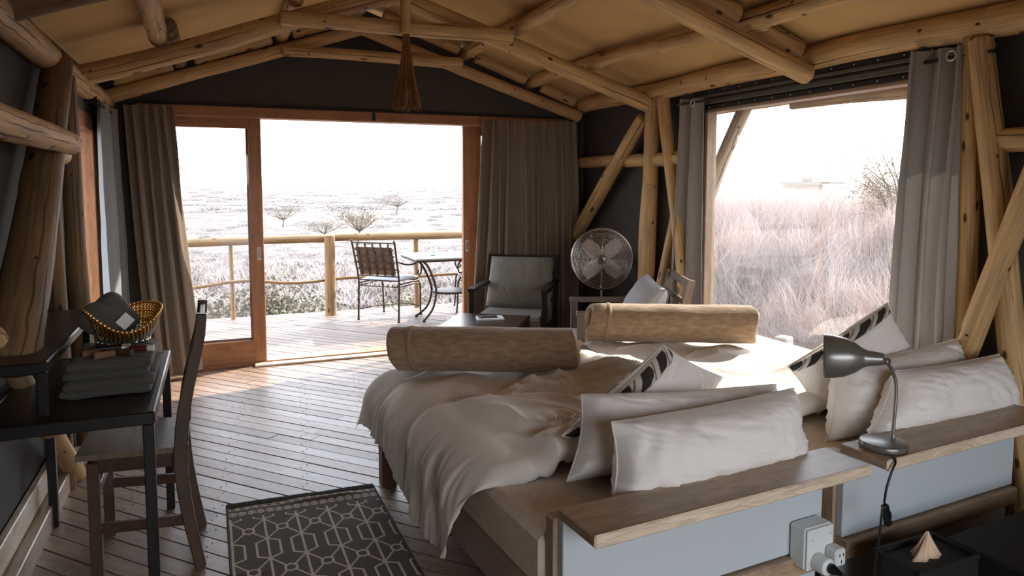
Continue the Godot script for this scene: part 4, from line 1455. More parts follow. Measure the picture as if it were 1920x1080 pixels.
func beds() -> void:
	for k in 2:
		var x0: float = [0.0, 1.19][k]
		var x1: float = [1.08, 2.26][k]
		var b := thing("bed", ["left single bed with a white headboard, nearest the desk chair", "right single bed with a white headboard, beside the big window"][k], "bed", "twin beds pushed together")
		var g := Geo.new()
		g.box(Vector3((x0 + x1) / 2, 0.415, -0.015), Vector3(x1 - x0, 0.32, 0.03), Basis.IDENTITY, 0.003, Vector2(k, 0))
		bpart("headboard_panel", g, "white_board", b)
		g = Geo.new()
		g.box(Vector3((x0 + x1) / 2, 0.09, -0.035), Vector3(x1 - x0, 0.17, 0.03), Basis.IDENTITY, 0.003, Vector2(k, 0.4))
		bpart("lower_panel", g, "white_board", b)
		g = Geo.new()
		g.box(Vector3((x0 + x1) / 2, 0.215, -0.004), Vector3(x1 - x0, 0.07, 0.06), Basis.IDENTITY, 0.006)
		bpart("headboard_rail", g, "oak", b)
		var s0: float = [-0.002, 1.188][k]
		var s1: float = [1.11, 2.27][k]
		g = Geo.new()
		g.box(Vector3((s0 + s1) / 2, 0.588, 0.070), Vector3(s1 - s0, 0.034, 0.186), Basis.IDENTITY, 0.004, Vector2(k * 0.4, 0))
		bpart("headboard_shelf", g, "oak", b)
		g = Geo.new()
		g.box(Vector3((s0 + s1) / 2, 0.588, 0.1665), Vector3(s1 - s0, 0.040, 0.012), Basis.IDENTITY, 0.005, Vector2(k * 0.7, 0.3))
		bpart("shelf_edge", g, "pale_wood", b)
		for s in [x0 + 0.01, x1 - 0.01]:
			g = Geo.new()
			g.box(Vector3(s, 0.285, -0.055), Vector3(0.05, 0.57, 0.05))
			bpart("headboard_post", g, "oak", b)
		g = Geo.new()
		var m0: float = x0 - 0.03
		var m1: float = x1 - 0.01
		g.box(Vector3((m0 + m1) / 2, 0.405, -0.965), Vector3(m1 - m0, 0.20, 1.79), Basis.IDENTITY, 0.028)
		bpart("mattress", g, "mattress", b)
		g = Geo.new()
		g.box(Vector3((m0 + m1) / 2 + 0.004, 0.225, -0.965), Vector3(m1 - m0 - 0.02, 0.165, 1.78), Basis.IDENTITY, 0.012)
		bpart("bed_base", g, "bed_base", b)
		for s in [m0 + 0.035, m1 - 0.05]:
			g = Geo.new()
			g.box(Vector3(s, 0.12, -1.80), Vector3(0.078, 0.26, 0.078), Basis.IDENTITY, 0.006)
			bpart("leg", g, "hardwood_dark", b)
		var d := duvet(k)
		d.moved(BED)
		var dv := single("duvet", d, M["linen"], ["rumpled cream duvet on the left bed, hanging down its side to the floor boards", "sunlit cream duvet on the right bed by the big window"][k], "duvet", "duvets on the beds")
		if k == 0:
			g = Geo.new()      # piping across the foot end
			var pts := []
			for j in 46:
				var t := j / 45.0
				var pa := lerpf(0.95, -0.30, t)
				var pb := DUVET_FOOT + 0.10 + 0.10 * smoothstep(0.55, 1.0, t)
				pts.append(duvet_point(pa, pb, 0) + Vector3(0, 0.002, 0))
			g.smooth_wire(pts, 0.004, 6, 2)
			bpart("piping", g, "linen", dv)


func bed_things() -> void:
	# rolled fleece blankets near the foot ends
	var spots := [
		[Vector3(0.055, 0.705, -1.775), Vector3(0.855, 0.705, -1.335), "rolled beige fleece blanket on the left bed, lying in shade"],
		[Vector3(1.27, 0.725, -1.84), Vector3(2.085, 0.725, -1.365), "rolled beige fleece blanket on the right bed, its top bright with sun"]]
	for k in 2:
		var r := roll_blanket(spots[k][0], spots[k][1], 0.135, 0.112, 3.2, 0.034, 3.0 + k * 20.0, 0.0)
		var t := thing("rolled_blanket", spots[k][2], "blanket", "rolled blankets on the beds")
		bpart("roll", r[0], "fleece", t)
		bpart("roll_end", r[1], "fleece", t)
		bpart("roll_end", r[2], "fleece", t)
		bpart("edge_band", r[3], "fleece", t)
		var body: MeshInstance3D = t.get_node("roll")
		var arr: Array = body.mesh.surface_get_arrays(0)
		var vs: PackedVector3Array = arr[Mesh.ARRAY_VERTEX]
		var ns: PackedVector3Array = arr[Mesh.ARRAY_NORMAL]
		var fz := RandomNumberGenerator.new()
		fz.seed = 60 + k
		var hair := Geo.new()
		hair.piece(PackedVector3Array([Vector3(-0.0008, 0, 0), Vector3(0.0008, 0, 0), Vector3(0, 1, 0)]), PackedVector2Array([Vector2.ZERO, Vector2.ZERO, Vector2.ZERO]), PackedInt32Array([0, 1, 2]), true, false)
		var where := []
		for j in 22000:
			var i := fz.randi() % vs.size()
			var n := ns[i]
			if n.y < -0.3:
				continue
			var d := (n + Vector3(fz.randfn(), fz.randfn(), fz.randfn()) * 0.35).normalized()
			var sx := d.cross(Vector3(fz.randfn(), fz.randfn(), fz.randfn())).normalized()
			where.append(Transform3D(Basis(sx, d * fz.randf_range(0.007, 0.020), sx.cross(d)), vs[i] + Vector3(fz.randfn(), fz.randfn() * 0.3, fz.randfn()) * 0.006 - n * 0.001))
		multi("pile", hair.commit(), M["fleece_hair"], where, body)
	# pillows: corners in bed axes, anticlockwise seen from the head
	var pl := func(called: String, c: Array, th: float, sd: float, label: String, back: String) -> void:
		var t := thing(called, label, "pillow" if called == "pillow" else "cushion", "white pillows against the headboards" if called == "pillow" else "patterned cushions on the beds")
		if back == "":
			var g := pillow(c, th, sd, 0.06, 0.016)
			bpart("pillowcase", g, "pillow_white", t)
		else:
			bpart("plain_back", pillow(c, th, sd, 0.055, 0.009, 1, 1.0, 40, 28, 0.17), "pillow_white", t)
			bpart("printed_front", pillow(c, th, sd, 0.055, 0.004, -1, 1.0, 40, 28, 0.17), back, t)
		var rim := Geo.new()
		var pts := []
		for e in 4:
			var p: Vector3 = c[e]
			var q: Vector3 = c[(e + 1) % 4]
			var o: Vector3 = (c[0] + c[1] + c[2] + c[3]) / 4.0
			for j in 8:
				var s := j / 8.0
				var m := p.lerp(q, s)
				pts.append(m + (o - m) * 0.055 * 2.0 * (4.0 * s * (1.0 - s)) * 0.5)
		pts.append(pts[0])
		rim.wire(pts, 0.0025, 6)
		bpart("seam", rim, "pillow_white", t)
	pl.call("pillow", [Vector3(0.215, 0.545, -0.07), Vector3(1.085, 0.53, -0.07), Vector3(1.11, 0.785, -0.17), Vector3(0.265, 0.785, -0.15)], 0.25, 3.0, "large white pillow lying along the left headboard shelf, in front", "")
	pl.call("pillow", [Vector3(0.19, 0.545, -0.30), Vector3(1.12, 0.52, -0.22), Vector3(1.20, 0.745, -0.34), Vector3(0.315, 0.80, -0.41)], 0.23, 8.0, "white pillow on the left bed, standing behind the front pillow", "")
	pl.call("cushion", [Vector3(0.256, 0.645, -0.45), Vector3(0.66, 0.47, -0.50), Vector3(1.16, 0.715, -0.60), Vector3(0.79, 0.905, -0.55)], 0.17, 13.0, "dark-printed cushion with a plain white back on the left bed, one corner up", "cushion_print")
	pl.call("pillow", [Vector3(1.39, 0.565, -0.07), Vector3(2.42, 0.53, -0.07), Vector3(2.42, 0.775, -0.17), Vector3(1.66, 0.79, -0.15)], 0.21, 18.0, "white pillow along the right headboard shelf, behind the reading lamp", "")
	pl.call("pillow", [Vector3(1.38, 0.50, -0.24), Vector3(2.36, 0.47, -0.24), Vector3(2.40, 0.81, -0.36), Vector3(1.55, 0.785, -0.35)], 0.22, 23.0, "cream pillow on the right bed, between lamp shade and window curtain", "")
	pl.call("cushion", [Vector3(1.47, 0.745, -0.53), Vector3(1.60, 0.52, -0.47), Vector3(2.15, 0.79, -0.42), Vector3(2.03, 1.0, -0.46)], 0.15, 28.0, "cushion with a dark printed front on the right bed, standing against the window", "cushion_print")

	# reading lamp on the right shelf
	var o := BED
	var t := thing("reading_lamp", "brushed metal reading lamp with a bell shade on the right headboard shelf", "lamp")
	var g := Geo.new()
	g.lathe([Vector2(0, 0), Vector2(0.078, 0), Vector2(0.081, 0.004), Vector2(0.081, 0.018), Vector2(0.077, 0.024), Vector2(0.02, 0.027), Vector2(0, 0.027)], Transform3D(Basis.IDENTITY, Vector3(1.295, 0.606, 0.075)), 40)
	bpart("lamp_base", g, "lamp_metal", t)
	g = Geo.new()
	g.smooth_wire([Vector3(1.345, 0.63, 0.075), Vector3(1.352, 0.70, 0.072), Vector3(1.362, 0.79, 0.068), Vector3(1.358, 0.845, 0.065), Vector3(1.335, 0.89, 0.062), Vector3(1.308, 0.915, 0.06)], 0.0065, 10)
	bpart("lamp_stem", g, "lamp_metal", t)
	g = Geo.new()
	g.lathe([Vector2(0, 0), Vector2(0.009, 0), Vector2(0.009, 0.02), Vector2(0, 0.02)], Transform3D(Basis.IDENTITY, Vector3(1.345, 0.625, 0.075)), 12)
	g.lathe([Vector2(0, -0.014), Vector2(0.012, -0.014), Vector2(0.014, 0), Vector2(0.012, 0.014), Vector2(0, 0.014)], Transform3D(Basis(Vector3.RIGHT, PI / 2), Vector3(1.306, 0.918, 0.06)), 14)
	bpart("joint", g, "lamp_metal", t)
	var axis := Vector3(-0.66, -0.03, -0.75).normalized()        # from the joint to the mouth of the shade
	var up := Vector3.UP - axis * axis.y
	var bs := Basis(axis.cross(up).normalized() * -1.0, axis, up.normalized())
	bs = Basis(up.normalized().cross(axis).normalized(), axis, up.normalized())
	var tr := Transform3D(bs, Vector3(1.300, 0.925, 0.06))
	g = Geo.new()
	g.lathe([Vector2(0.0, 0.0), Vector2(0.020, 0.0), Vector2(0.023, 0.01), Vector2(0.030, 0.055), Vector2(0.037, 0.07), Vector2(0.056, 0.095), Vector2(0.072, 0.13), Vector2(0.080, 0.17), Vector2(0.082, 0.198), Vector2(0.080, 0.199), Vector2(0.077, 0.17), Vector2(0.069, 0.132), Vector2(0.053, 0.098), Vector2(0.030, 0.078), Vector2(0.0, 0.07)], tr, 36)
	var shade := bpart("lamp_shade", g, "lamp_metal", t)
	g = Geo.new()
	g.lathe([Vector2(0, 0.07), Vector2(0.016, 0.07), Vector2(0.016, 0.09), Vector2(0.028, 0.12), Vector2(0.03, 0.14), Vector2(0.022, 0.165), Vector2(0, 0.17)], tr, 20)
	bpart("bulb", g, "china", shade)
	g = Geo.new()
	g.smooth_wire([Vector3(1.235, 0.612, 0.15), Vector3(1.215, 0.605, 0.180), Vector3(1.185, 0.575, 0.188), Vector3(1.162, 0.52, 0.188), Vector3(1.158, 0.47, 0.185)], 0.004, 8)
	g.smooth_wire([Vector3(1.150, 0.465, 0.185), Vector3(1.142, 0.42, 0.188), Vector3(1.138, 0.34, 0.185), Vector3(1.132, 0.25, 0.18), Vector3(1.132, 0.16, 0.178), Vector3(1.12, 0.05, 0.17), Vector3(1.05, 0.008, 0.16)], 0.004, 8)
	var cord := bpart("power_cord", g, "black_plastic", t)
	g = Geo.new()
	g.box(Vector3(1.172, 0.425, 0.185), Vector3(0.028, 0.085, 0.024), Basis(Vector3(0, 0, 1), 0.28), 0.008)
	g.box(Vector3(1.173, 0.43, 0.198), Vector3(0.012, 0.024, 0.006), Basis(Vector3(0, 0, 1), 0.28), 0.002)
	bpart("cord_switch", g, "black_plastic", cord)

	# sockets on the left headboard
	t = thing("socket_box", "white double socket box on the end of the left headboard", "socket")
	g = Geo.new()
	g.box(Vector3(0.985, 0.302, 0.036), Vector3(0.135, 0.15, 0.072), Basis.IDENTITY, 0.008)
	var housing := bpart("housing", g, "white_plastic", t)
	g = Geo.new()
	g.box(Vector3(0.985, 0.302, 0.074), Vector3(0.128, 0.143, 0.006), Basis.IDENTITY, 0.003)
	bpart("face_plate", g, "white_plastic", housing)
	for s in [Vector2(0.945, 0.335), Vector2(1.03, 0.345)]:
		g = Geo.new()
		g.lathe([Vector2(0, 0), Vector2(0.004, 0), Vector2(0.0035, 0.002), Vector2(0, 0.0022)], Transform3D(Basis(Vector3.RIGHT, PI / 2), Vector3(s.x, s.y, 0.077)), 8)
		bpart("screw", g, "steel", housing)
	t = thing("plug_adaptor", "round white travel adaptor in the headboard socket", "adaptor")
	g = Geo.new()
	g.lathe([Vector2(0, 0), Vector2(0.030, 0), Vector2(0.031, 0.004), Vector2(0.031, 0.045), Vector2(0.026, 0.052), Vector2(0, 0.052)], Transform3D(Basis(Vector3.RIGHT, PI / 2), Vector3(0.968, 0.258, 0.077)), 24)
	bpart("adaptor_body", g, "white_plastic", t)
	t = thing("plug_adaptor", "square white adaptor in the headboard socket, right of the round one", "adaptor")
	g = Geo.new()
	g.box(Vector3(1.032, 0.275, 0.10), Vector3(0.05, 0.062, 0.05), Basis.IDENTITY, 0.007)
	bpart("adaptor_body", g, "white_plastic", t)
	g = Geo.new()
	for s in [Vector2(-0.009, 0.012), Vector2(0.009, 0.012), Vector2(0, -0.012)]:
		g.box(Vector3(1.032 + s.x, 0.275 + s.y, 0.1255), Vector3(0.004, 0.011, 0.002), Basis.IDENTITY, 0.0005)
	bpart("pin_slot", g, "black_plastic", t)
	t = thing("black_plug", "black plug and cable in the round white adaptor", "plug")
	g = Geo.new()
	g.lathe([Vector2(0, 0), Vector2(0.017, 0), Vector2(0.018, 0.012), Vector2(0.010, 0.035), Vector2(0.005, 0.05), Vector2(0, 0.052)], Transform3D(Basis(Vector3(0, 0, 1), -0.5) * Basis(Vector3.RIGHT, PI / 2), Vector3(0.972, 0.258, 0.129)), 16)
	bpart("plug_body", g, "black_plastic", t)
	g = Geo.new()
	g.smooth_wire([Vector3(0.975, 0.255, 0.172), Vector3(1.0, 0.235, 0.20), Vector3(1.03, 0.18, 0.215), Vector3(1.04, 0.08, 0.21), Vector3(1.05, 0.012, 0.2)], 0.0045, 8)
	bpart("cable", g, "black_plastic", t)

	# dark boxes on the floor at the head end, world axes
	t = thing("bedside_chest", "low black bedside chest in front of the right headboard", "chest")
	g = Geo.new()
	g.box(Vector3(2.75, 0.15, -1.50), Vector3(0.74, 0.28, 0.36), Basis(Vector3.UP, 0.07), 0.005)
	part("chest_body", g, M["dark_box"], t)
	g = Geo.new()
	g.box(Vector3(2.75, 0.297, -1.50), Vector3(0.76, 0.02, 0.38), Basis(Vector3.UP, 0.07), 0.004)
	part("lid", g, M["dark_box"], t)
	t = thing("tissue_box", "black tissue box with a tissue pulled up, by the headboard", "tissue box")
	g = Geo.new()
	var bt := Basis(Vector3.UP, 0.03)
	g.box(Vector3(2.215, 0.145, -1.625), Vector3(0.305, 0.285, 0.165), bt, 0.005)
	part("box_body", g, M["dark_box"], t)
	g = Geo.new()
	g.box(Vector3(2.215, 0.291, -1.712), Vector3(0.305, 0.018, 0.02), bt, 0.003)
	g.box(Vector3(2.215, 0.291, -1.544), Vector3(0.305, 0.018, 0.014), bt, 0.003)
	g.box(Vector3(2.07, 0.291, -1.628), Vector3(0.014, 0.018, 0.16), bt, 0.003)
	g.box(Vector3(2.36, 0.291, -1.628), Vector3(0.014, 0.018, 0.16), bt, 0.003)
	part("box_rim", g, M["dark_box"], t)
	g = Geo.new()
	g.grid(func(u: float, v: float) -> Vector3:
		var an := u * TAU
		var r := lerpf(0.055, 0.004, pow(v, 0.8)) * (1.0 + 0.28 * sin(an * 3.0 + v * 2.0) + 0.12 * sin(an * 7.0))
		return Vector3(2.20 + r * cos(an) + v * 0.012, 0.288 + v * 0.085, -1.625 + r * 0.6 * sin(an)), 48, 14, true)
	part("tissue", g, M["tissue"], t)


# ------------------------------------------------------------------ desk, chair and what lies on the desk
func desk_corner() -> void:
	var top := 0.765
	var x0 := -0.765
	var x1 := -0.215
	var z0 := -3.73
	var z1 := -2.72
	var d := thing("desk", "dark wooden desk with a raised back shelf on a black frame, against the left wall", "desk")
	var g := Geo.new()
	g.box(Vector3((x0 + x1) / 2, top - 0.012, (z0 + z1) / 2), Vector3(x1 - x0 - 0.03, 0.022, z1 - z0 - 0.03), Basis.IDENTITY, 0.003)
	part("desktop", g, M["desk_wood"], d)
	g = Geo.new()
	for z in [z0 + 0.018, z1 - 0.018]:
		g.box(Vector3((x0 + x1) / 2, top - 0.022, z), Vector3(x1 - x0, 0.045, 0.036), Basis.IDENTITY, 0.004)
	for x in [x0 + 0.018, x1 - 0.012]:
		g.box(Vector3(x, top - 0.022, (z0 + z1) / 2), Vector3(0.028, 0.047, z1 - z0 - 0.002), Basis.IDENTITY, 0.005)
	part("desk_frame", g, M["desk_frame"], d)
	for x in [x0 + 0.05, x1 - 0.02]:
		for z in [z0 + 0.02, z1 - 0.02]:
			g = Geo.new()
			g.box(Vector3(x, (top - 0.045) / 2, z), Vector3(0.036, top - 0.045, 0.036), Basis.IDENTITY, 0.003)
			part("leg", g, M["desk_frame"], d)
	g = Geo.new()
	g.box(Vector3(-0.665, 0.942, -3.39), Vector3(0.232, 0.020, 1.15), Basis.IDENTITY, 0.003)
	part("back_shelf", g, M["desk_wood"], d)
	g = Geo.new()
	g.box(Vector3(-0.549, 0.936, -3.39), Vector3(0.022, 0.036, 1.17), Basis.IDENTITY, 0.004)
	g.box(Vector3(-0.665, 0.932, -2.81), Vector3(0.235, 0.040, 0.024), Basis.IDENTITY, 0.004)
	part("shelf_edge", g, M["desk_frame"], d)
	for z in [-2.81, -3.72]:
		g = Geo.new()
		g.box(Vector3(-0.556, (0.92 + top) / 2, z), Vector3(0.030, 0.92 - top, 0.030), Basis.IDENTITY, 0.003)
		part("shelf_leg", g, M["desk_frame"], d)

	# wooden chair pushed under the desk, its back towards the bed
	var c := thing("desk_chair", "brown wooden chair with a smooth slab seat, pulled up to the desk", "chair")
	for z in [-3.085, -3.455]:
		g = Geo.new()
		var pts := []
		for k in 15:
			var t := k / 14.0
			var y := 1.035 * t
			var x := -0.095 - 0.062 * sin(clampf(y / 1.0, 0, 1) * PI) * (1.0 if y < 0.5 else 0.9) + 0.035 * smoothstep(0.5, 1.0, y)
			pts.append(Vector3(x, y, z))
		for k in 14:
			var a: Vector3 = pts[k]
			var b: Vector3 = pts[k + 1]
			var e := (b - a).normalized() * 0.004
			g.bar(a - e, b + e, 0.034, 0.052 - 0.014 * absf(k - 6) / 8.0, Vector3.RIGHT, 0.004)
		part("back_post", g, M["chair_wood"], c)
	for z in [-3.135, -3.52]:
		g = Geo.new()
		g.box(Vector3(-0.468, 0.236, z), Vector3(0.042, 0.472, 0.042), Basis.IDENTITY, 0.003)
		part("front_leg", g, M["chair_wood"], c)
	g = Geo.new()
	g.slab(PackedVector2Array([Vector2(-0.525, -3.115), Vector2(-0.135, -3.075), Vector2(-0.125, -3.475), Vector2(-0.515, -3.56)]), 0.486, 0.508, PI / 2)
	part("seat", g, M["chair_seat"], c)
	g = Geo.new()
	g.bar(Vector3(-0.47, 0.455, -3.14), Vector3(-0.14, 0.455, -3.095), 0.02, 0.06, Vector3.UP)
	g.bar(Vector3(-0.47, 0.455, -3.52), Vector3(-0.14, 0.455, -3.455), 0.02, 0.06, Vector3.UP)
	g.bar(Vector3(-0.47, 0.455, -3.14), Vector3(-0.47, 0.455, -3.52), 0.02, 0.06, Vector3.UP)
	part("apron", g, M["chair_wood"], c)
	for s in [[Vector3(-0.468, 0.20, -3.135), Vector3(-0.135, 0.20, -3.09)], [Vector3(-0.468, 0.235, -3.52), Vector3(-0.135, 0.235, -3.455)], [Vector3(-0.468, 0.33, -3.135), Vector3(-0.468, 0.33, -3.52)]]:
		g = Geo.new()
		g.bar(s[0], s[1], 0.022, 0.042, Vector3.UP)
		part("stretcher", g, M["chair_wood"], c)
	for s in [[1.0, 0.055], [0.86, 0.035], [0.73, 0.035]]:
		g = Geo.new()
		var x: float = -0.095 - 0.056 * sin(s[0] * PI) + 0.035 * smoothstep(0.5, 1.0, s[0])
		g.bar(Vector3(x, s[0], -3.09), Vector3(x, s[0], -3.45), 0.018, s[1], Vector3.UP)
		part("back_rail", g, M["chair_wood"], c)

	# folded towels
	for k in 2:
		var y := top + 0.001 + k * 0.062
		g = Geo.new()
		var cx := -0.392
		var hx: float = [0.150, 0.142][k]
		var cz: float = [-3.20, -3.22][k]
		var hz: float = [0.235, 0.225][k]
		var t := thing("folded_towel", ["folded dark grey towel lying directly on the desk, under another", "folded dark grey towel on top of the stack on the desk"][k], "towel", "grey towels on the desk")
		for layer in 2:
			g = Geo.new()
			var ly: float = y + 0.016 + layer * 0.029
			var hh := 0.0195
			g.grid(func(u: float, v: float) -> Vector3:
				var an := u * TAU
				var ce := signf(cos(an)) * pow(absf(cos(an)), 0.28)
				var se := signf(sin(an)) * pow(absf(sin(an)), 0.42)
				var tz := v * 2.0 - 1.0
				var endf := pow(maxf(0.0, 1.0 - pow(absf(tz), 9.0)), 0.5)
				var wv := 0.006 * noise.get_noise_3d(ce * 2.0 + k * 5.0, tz * 3.0, layer * 4.0)
				var q := Vector3(cx + hx * ce * (0.985 + 0.015 * endf) + 0.012 * layer, ly + (hh * se + wv) * endf, cz + hz * tz)
				return q, 40, 36, true, false, 2, 2)
			part("fold", g, M["towel"], t)

	# bead basket with two rolled towels in it
	var b := thing("bead_basket", "gold and silver bead basket on the folded towels, in front of the brown curtain", "basket")
	var bc := Vector3(-0.365, top + 0.132, -3.36)
	var where := []
	var rim_h := func(an: float) -> float: return 0.105 + 0.028 * sin(an * 2.0 + 2.4) - 0.022 * sin(an) + 0.010 * sin(an * 3.0)
	var beads := Geo.new()
	beads.lathe([Vector2(0, -0.0085), Vector2(0.0055, -0.007), Vector2(0.0078, 0), Vector2(0.0055, 0.007), Vector2(0, 0.0085)], Transform3D.IDENTITY, 8)
	var cols := []
	for row in 10:
		var f := row / 9.0
		var r := 0.085 + 0.058 * pow(f, 0.75)
		var nb := int(TAU * r / 0.0158)
		for k in nb:
			var an := TAU * (k + 0.5 * (row % 2)) / nb
			var h: float = rim_h.call(an)
			where.append(Transform3D(Basis(Vector3.UP, -an) * Basis(Vector3(0, 0, 1), -0.35), bc + Vector3(r * cos(an), 0.008 + h * f, r * sin(an))))
			cols.append(Color(0.85, 0.83, 0.80) if f < 0.42 + 0.1 * sin(an * 2.0) else Color(0.95, 0.62, 0.22))
	for k in 120:
		var an := k * 2.4
		var r := 0.009 * sqrt(k)
		where.append(Transform3D(Basis.IDENTITY, bc + Vector3(r * cos(an), 0.006, r * sin(an))))
		cols.append(Color(0.85, 0.83, 0.80))
	mat("bead", Color.WHITE, 0.2).metallic = 1.0
	M["bead"].vertex_color_use_as_albedo = true
	multi("beads", beads.commit(), M["bead"], where, b, cols)
	g = Geo.new()
	for row in 5:
		var f := row / 4.0
		var r := 0.085 + 0.058 * pow(f, 0.75) - 0.006
		var pts := []
		for k in 41:
			var an := TAU * k / 40.0
			pts.append(bc + Vector3(r * cos(an), 0.008 + rim_h.call(an) * f, r * sin(an)))
		g.wire(pts, 0.0022, 5)
	part("basket_wire", g, M["brass"], b)
	g = Geo.new()
	g.box(bc + Vector3(0.015, 0.098, 0.085), Vector3(0.055, 0.05, 0.003), Basis(Vector3.UP, 0.4) * Basis(Vector3(0, 0, 1), 0.75), 0.001)
	single("paper_tag", g, M["paper"], "white paper tag tucked between rolled towels and bead basket", "tag")
	for k in 2:
		var a: Vector3 = [bc + Vector3(-0.02, 0.06, 0.02), bc + Vector3(0.01, 0.06, -0.05)][k]
		var e: Vector3 = [bc + Vector3(-0.135, 0.125, 0.0), bc + Vector3(-0.075, 0.175, -0.06)][k]
		var body := Geo.new()
		var ax := (e - a).normalized()
		var sd := ax.cross(Vector3.UP).normalized()
		var up := sd.cross(ax)
		var rr: float = [0.072, 0.062][k]
		body.grid(func(u: float, v: float) -> Vector3:
			var an := u * TAU
			var tz := v * 2.0 - 1.0
			var f := pow(maxf(0.0, 1.0 - pow(absf(tz), 5.0)), 0.42) * (1.0 + 0.06 * noise.get_noise_3d(cos(an) * 1.5, sin(an) * 1.5 + k * 4.0, v * 2.5))
			return a.lerp(e, lerpf(-0.2, 1.12, v)) + (sd * cos(an) * 0.95 + up * sin(an) * 0.9) * rr * f, 36, 30, true, false, 2, 2)
		single("rolled_towel", body, M["towel"], ["dark grey rolled towel in the bead basket, the nearer of the two", "dark grey rolled towel in the bead basket, the farther and taller one"][k], "towel", "rolled towels in the basket")

	# toiletries on the towels
	var ty := top + 0.126
	var lay := func(called: String, x: float, z: float, turn: float, r: float, l: float, m: String, label: String) -> void:
		var q := Geo.new()
		var t := Transform3D(Basis(Vector3.UP, turn) * Basis(Vector3(0, 0, 1), PI / 2), Vector3(x, ty + r, z))
		q.lathe([Vector2(0, -l / 2), Vector2(r * 0.92, -l / 2), Vector2(r, -l / 2 + 0.002), Vector2(r, l / 2 - 0.002), Vector2(r * 0.92, l / 2), Vector2(0, l / 2)], t, 18)
		single(called, q, M[m], label, "toiletry")
	lay.call("lip_balm", -0.455, -3.125, 0.35, 0.013, 0.062, "cork", "tan stub on the towels, the left one of two by the back shelf")
	lay.call("lip_balm", -0.405, -3.075, 0.5, 0.014, 0.075, "cork", "tan stick on the towels, nearest the front fold")
	lay.call("hair_brush", -0.335, -3.085, -0.5, 0.014, 0.06, "chair_wood", "dark brown stub lying on the towels between tan stick and red tube")
	lay.call("bottle", -0.40, -3.175, 0.2, 0.016, 0.09, "black_plastic", "black bottle lying on the towels in front of the basket")
	lay.call("cream_jar", -0.345, -3.185, 0.3, 0.014, 0.035, "silver", "small silver jar lying on the towels in front of the basket")
	lay.call("lotion_tube", -0.295, -3.145, -0.1, 0.0135, 0.062, "maroon", "dark red tube lying on the towels")
	lay.call("tube_cap", -0.250, -3.141, -0.1, 0.013, 0.026, "china", "pale cap at the end of the dark red tube")


# ------------------------------------------------------------------ armchairs, fan, low table
func armchair(wood: String, cloth: String, label: String, at: Vector3, turn: float, back_seed: float, slumped: bool) -> Node3D:
	var c := thing("armchair", label, "armchair")
	var w := 0.31
	var g: Geo
	for s in [-1.0, 1.0]:
		g = Geo.new()
		g.box(Vector3(s * w, 0.325, 0.33), Vector3(0.045, 0.65, 0.055), Basis.IDENTITY, 0.003)
		part("front_leg", g, M[wood], c)
		g = Geo.new()
		g.bar(Vector3(s * w, 0.0, -0.30), Vector3(s * w, 0.40, -0.31), 0.045, 0.055, Vector3(0, 0, 1))
		g.bar(Vector3(s * w, 0.39, -0.308), Vector3(s * w, 0.90, -0.42), 0.045, 0.055, Vector3(0, 0, 1))
		part("rear_leg", g, M[wood], c)
		g = Geo.new()
		g.box(Vector3(s * w, 0.665, -0.01), Vector3(0.062, 0.034, 0.75), Basis.IDENTITY, 0.004)
		part("armrest", g, M[wood], c)
		g = Geo.new()
		g.box(Vector3(s * w, 0.28, 0.0), Vector3(0.03, 0.07, 0.62), Basis.IDENTITY, 0.003)
		part("side_rail", g, M[wood], c)
	for z in [0.335, -0.30]:
		g = Geo.new()
		g.box(Vector3(0, 0.28, z), Vector3(2 * w, 0.07, 0.03), Basis.IDENTITY, 0.003)
		part("seat_rail", g, M[wood], c)
	for y in [0.50, 0.62, 0.74, 0.87]:
		g = Geo.new()
		var z: float = -0.308 - (y - 0.39) * 0.22
		g.box(Vector3(0, y, z), Vector3(2 * w - 0.02, 0.055 if y > 0.8 else 0.035, 0.02), Basis(Vector3.RIGHT, -0.22), 0.003)
		part("back_slat", g, M[wood], c)
	g = Geo.new()
	g.box(Vector3(0, 0.385, 0.035), Vector3(2 * w - 0.04, 0.13, 0.66), Basis.IDENTITY, 0.025)
	part("seat_cushion", g, M[cloth], c)
	if slumped:
		g = pillow([Vector3(-0.24, 0.45, 0.0), Vector3(0.28, 0.45, -0.03), Vector3(0.28, 0.83, -0.26), Vector3(-0.20, 0.88, -0.22)], 0.20, back_seed, 0.05, 0.01)
	else:
		g = pillow([Vector3(-0.30, 0.45, -0.12), Vector3(0.30, 0.45, -0.12), Vector3(0.29, 0.89, -0.33), Vector3(-0.29, 0.89, -0.33)], 0.17, back_seed, 0.01, 0.008)
	part("back_cushion", g, M[cloth], c)
	c.position = at
	c.rotation.y = turn
	return c


